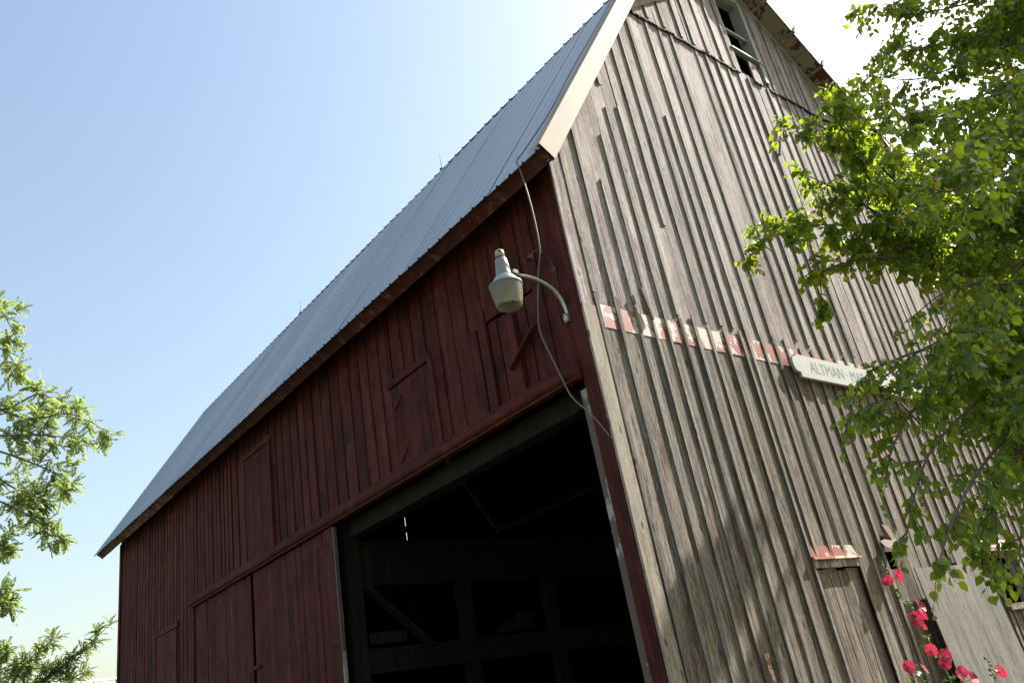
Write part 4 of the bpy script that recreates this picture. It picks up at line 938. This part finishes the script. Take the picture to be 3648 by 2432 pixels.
feather_tree('small_tree', 'small pale green tree low behind the far barn corner', (-2.0, 22.4, 0), [(-2.0, 22.4, -0.1), (-1.9, 22.2, 2), (-1.75, 21.8, 3.4), (-1.7, 21.7, 4.2)], FARTREE, 18, 10, 0.26, 8, 0.06, 0.42)

# ------------------------------------------------------------------ hollyhocks
pv = []; 
for r_, row in ((0.0, [0.0]), (0.35, [-.16, 0, .16]), (0.75, [-.36, -.12, .12, .36]), (1.0, [-.34, -.12, .14, .33])): 
    for x in row: pv.append((x, r_ + (0.03 if abs(x) < 0.2 and r_ > 0.9 else 0) - (0.08 if abs(x) > 0.3 and r_ > 0.9 else 0), 0.42 * r_ - 0.16 * r_ * r_ + 0.05 * abs(x) + 0.02 * math.sin(9 * x)))
pm = bpy.data.meshes.new('petal'); pm.from_pydata(pv, [], [(0, 2, 1), (0, 3, 2), (1, 2, 5, 4), (2, 6, 5), (2, 3, 7, 6), (4, 5, 9, 8), (5, 6, 10, 9), (6, 7, 11, 10)]); pm.materials.append(M['petal']); pm.polygons.foreach_set('use_smooth', [True] * 8); pm.update()
cm = MB().lathe([(0.0, 0.30), (0.05, 0.26), (0.06, 0.05), (0.10, -0.02), (0.12, -0.12), (0.0, -0.2)], 8).mesh('flower'); cm.materials.append(M['stem'])
lv = [(0, 0, 0)]; LN = 20
for k in range(LN + 1):
    a = -2.7 + 5.4 * k / LN; r_ = 0.62 + 0.2 * math.cos(5 * a) + 0.03 * math.cos(17 * a); lv.append((r_ * math.sin(a), r_ * math.cos(a) + 0.15, 0.1 * math.sin(3 * a) + 0.12 * r_ * r_))
hm = bpy.data.meshes.new('leaf'); hm.from_pydata(lv, [], [(0, k, k + 1) for k in range(1, LN + 1)]); hm.materials.append(M['hleaf']); hm.update()
bm_ = MB().lathe([(0.0, 0.5), (0.25, 0.4), (0.42, 0.1), (0.35, -0.3), (0.0, -0.5)], 7).mesh('bud'); bm_.materials.append(M['stem'])
def flower(parent, p, face, s):
    q = Vector(face).to_track_quat('Z', 'Y')
    f = bpy.data.objects.new('flower', cm); COL.objects.link(f); f.parent = parent; f.location = p; f.rotation_mode = 'QUATERNION'; f.rotation_quaternion = q; f.scale = (s, s, s)
    for k in range(5):
        o = bpy.data.objects.new('petal', pm); COL.objects.link(o); o.parent = f; o.rotation_euler = (random.uniform(-0.2, 0.25), random.uniform(-0.15, 0.15), k * 2 * math.pi / 5 + random.uniform(-0.1, 0.1)); o.scale = (1.5, 1, 1)
def hollyhock(base, path, flowers, label, nleaf, nbud):
    h = tag(empty('hollyhock', base), label, 'flower', 'hollyhocks below the gable'); BO_ = Vector(base)
    q = [Vector(p) - BO_ for p in smooth_path(path, 6)]; n = len(q)
    MB().tube(q, [0.011 * (1 - 0.75 * i / (n - 1)) for i in range(n)], 7).obj('stem', 'stem', h)
    def near(z): return min(q, key=lambda v: abs(v.z - z))
    for (x, y, z, s) in flowers:
        p = Vector((x, y, z)) - BO_; a = near(p.z - 0.03); face = (p - a); face.z *= 0.4; face = face + Vector((-0.3, -0.5, 0.1)) * 0.08 + rv(0.03)
        MB().tube([a, a.lerp(p, 0.5) + Vector((0, 0, -0.01)), p], 0.0035, 5).obj('flower_stalk', 'stem', h); flower(h, p, face, s * 0.5)
    for i in range(nleaf):
        a = q[int((0.15 + 0.6 * random.random()) * (n - 1))]; d = rv(1); d.z = abs(d.z) * 0.3 - 0.1; p = a + d.normalized() * random.uniform(0.06, 0.13); MB().tube([a, p], 0.003, 4).obj('leaf_stalk', 'stem', h)
        o = bpy.data.objects.new('leaf', hm); COL.objects.link(o); o.parent = h; o.location = p; o.rotation_mode = 'QUATERNION'
        o.rotation_quaternion = (Vector((0, 0, 1)) + d * 0.8 + rv(0.5)).to_track_quat('Z', 'Y'); s = random.uniform(0.045, 0.085); o.scale = (s, s, s)
    for i in range(nbud):
        k = 0.62 + 0.38 * (i + 0.5) / nbud; a = q[min(int(k * (n - 1)), n - 1)]; d = rv(1); d.z = abs(d.z) * 0.3; p = a + d.normalized() * 0.022
        o = bpy.data.objects.new('bud', bm_); COL.objects.link(o); o.parent = h; o.location = p; s = random.uniform(0.022, 0.034) * (1.25 - 0.5 * (k - 0.6)); o.scale = (s, s, s)
        if i % 3 == 0:
            o = bpy.data.objects.new('leaf', hm); COL.objects.link(o); o.parent = h; o.location = a + d.normalized() * 0.03; o.rotation_mode = 'QUATERNION'; o.rotation_quaternion = (Vector((0, 0, 0.6)) + d).to_track_quat('Z', 'Y'); s = random.uniform(0.025, 0.04); o.scale = (s, s, s)
hollyhock((3.75, -0.60, 0), [(3.75, -0.60, 0), (3.66, -0.60, 0.8), (3.57, -0.60, 1.27), (3.46, -0.60, 1.55), (3.40, -0.60, 1.68), (3.33, -0.60, 1.9), (3.19, -0.60, 2.06), (3.10, -0.60, 2.18), (3.05, -0.60, 2.44)],
    [(3.24, -0.62, 2.28, 0.13), (2.99, -0.62, 2.235, 0.12), (3.37, -0.66, 1.94, 0.14), (3.44, -0.62, 1.86, 0.13), (3.22, -0.66, 1.83, 0.14), (3.46, -0.58, 1.75, 0.09), (3.34, -0.64, 1.52, 0.12), (3.61, -0.66, 1.475, 0.13), (3.43, -0.70, 1.44, 0.14), (3.44, -0.68, 1.37, 0.12), (3.60, -0.70, 1.255, 0.13)],
    'tallest hollyhock with a long stalk of pink-red flowers', 16, 16)
hollyhock((3.95, -0.62, 0), [(3.95, -0.62, 0), (3.9, -0.62, 0.6), (3.85, -0.62, 1.0), (3.82, -0.62, 1.32)], [(3.76, -0.66, 1.26, 0.12), (3.85, -0.70, 1.18, 0.14), (4.05, -0.62, 1.155, 0.10), (3.72, -0.64, 1.05, 0.13)], 'short hollyhock clustered at the foot of the tallest stalk', 14, 6)
hollyhock((2.95, -0.62, 0), [(2.95, -0.62, 0), (2.97, -0.62, 0.7), (2.98, -0.62, 1.2), (2.97, -0.62, 1.42)], [(3.0, -0.66, 1.37, 0.12), (3.02, -0.6, 1.15, 0.1)], 'short hollyhock with a bright red flower left of the tallest', 8, 5)
hollyhock((2.82, -0.60, 0), [(2.82, -0.60, 0), (2.83, -0.60, 0.8), (2.82, -0.60, 1.3), (2.80, -0.60, 1.40)], [(2.78, -0.63, 1.41, 0.12)], 'leftmost hollyhock, a single pale pink flower on a bare stalk', 4, 3)
hollyhock((4.62, -0.60, 0), [(4.62, -0.60, 0), (4.61, -0.60, 0.7), (4.60, -0.60, 1.1), (4.62, -0.60, 1.36)], [(4.70, -0.64, 1.165, 0.15)], 'rightmost hollyhock, one open flower in front of the plywood', 5, 7)
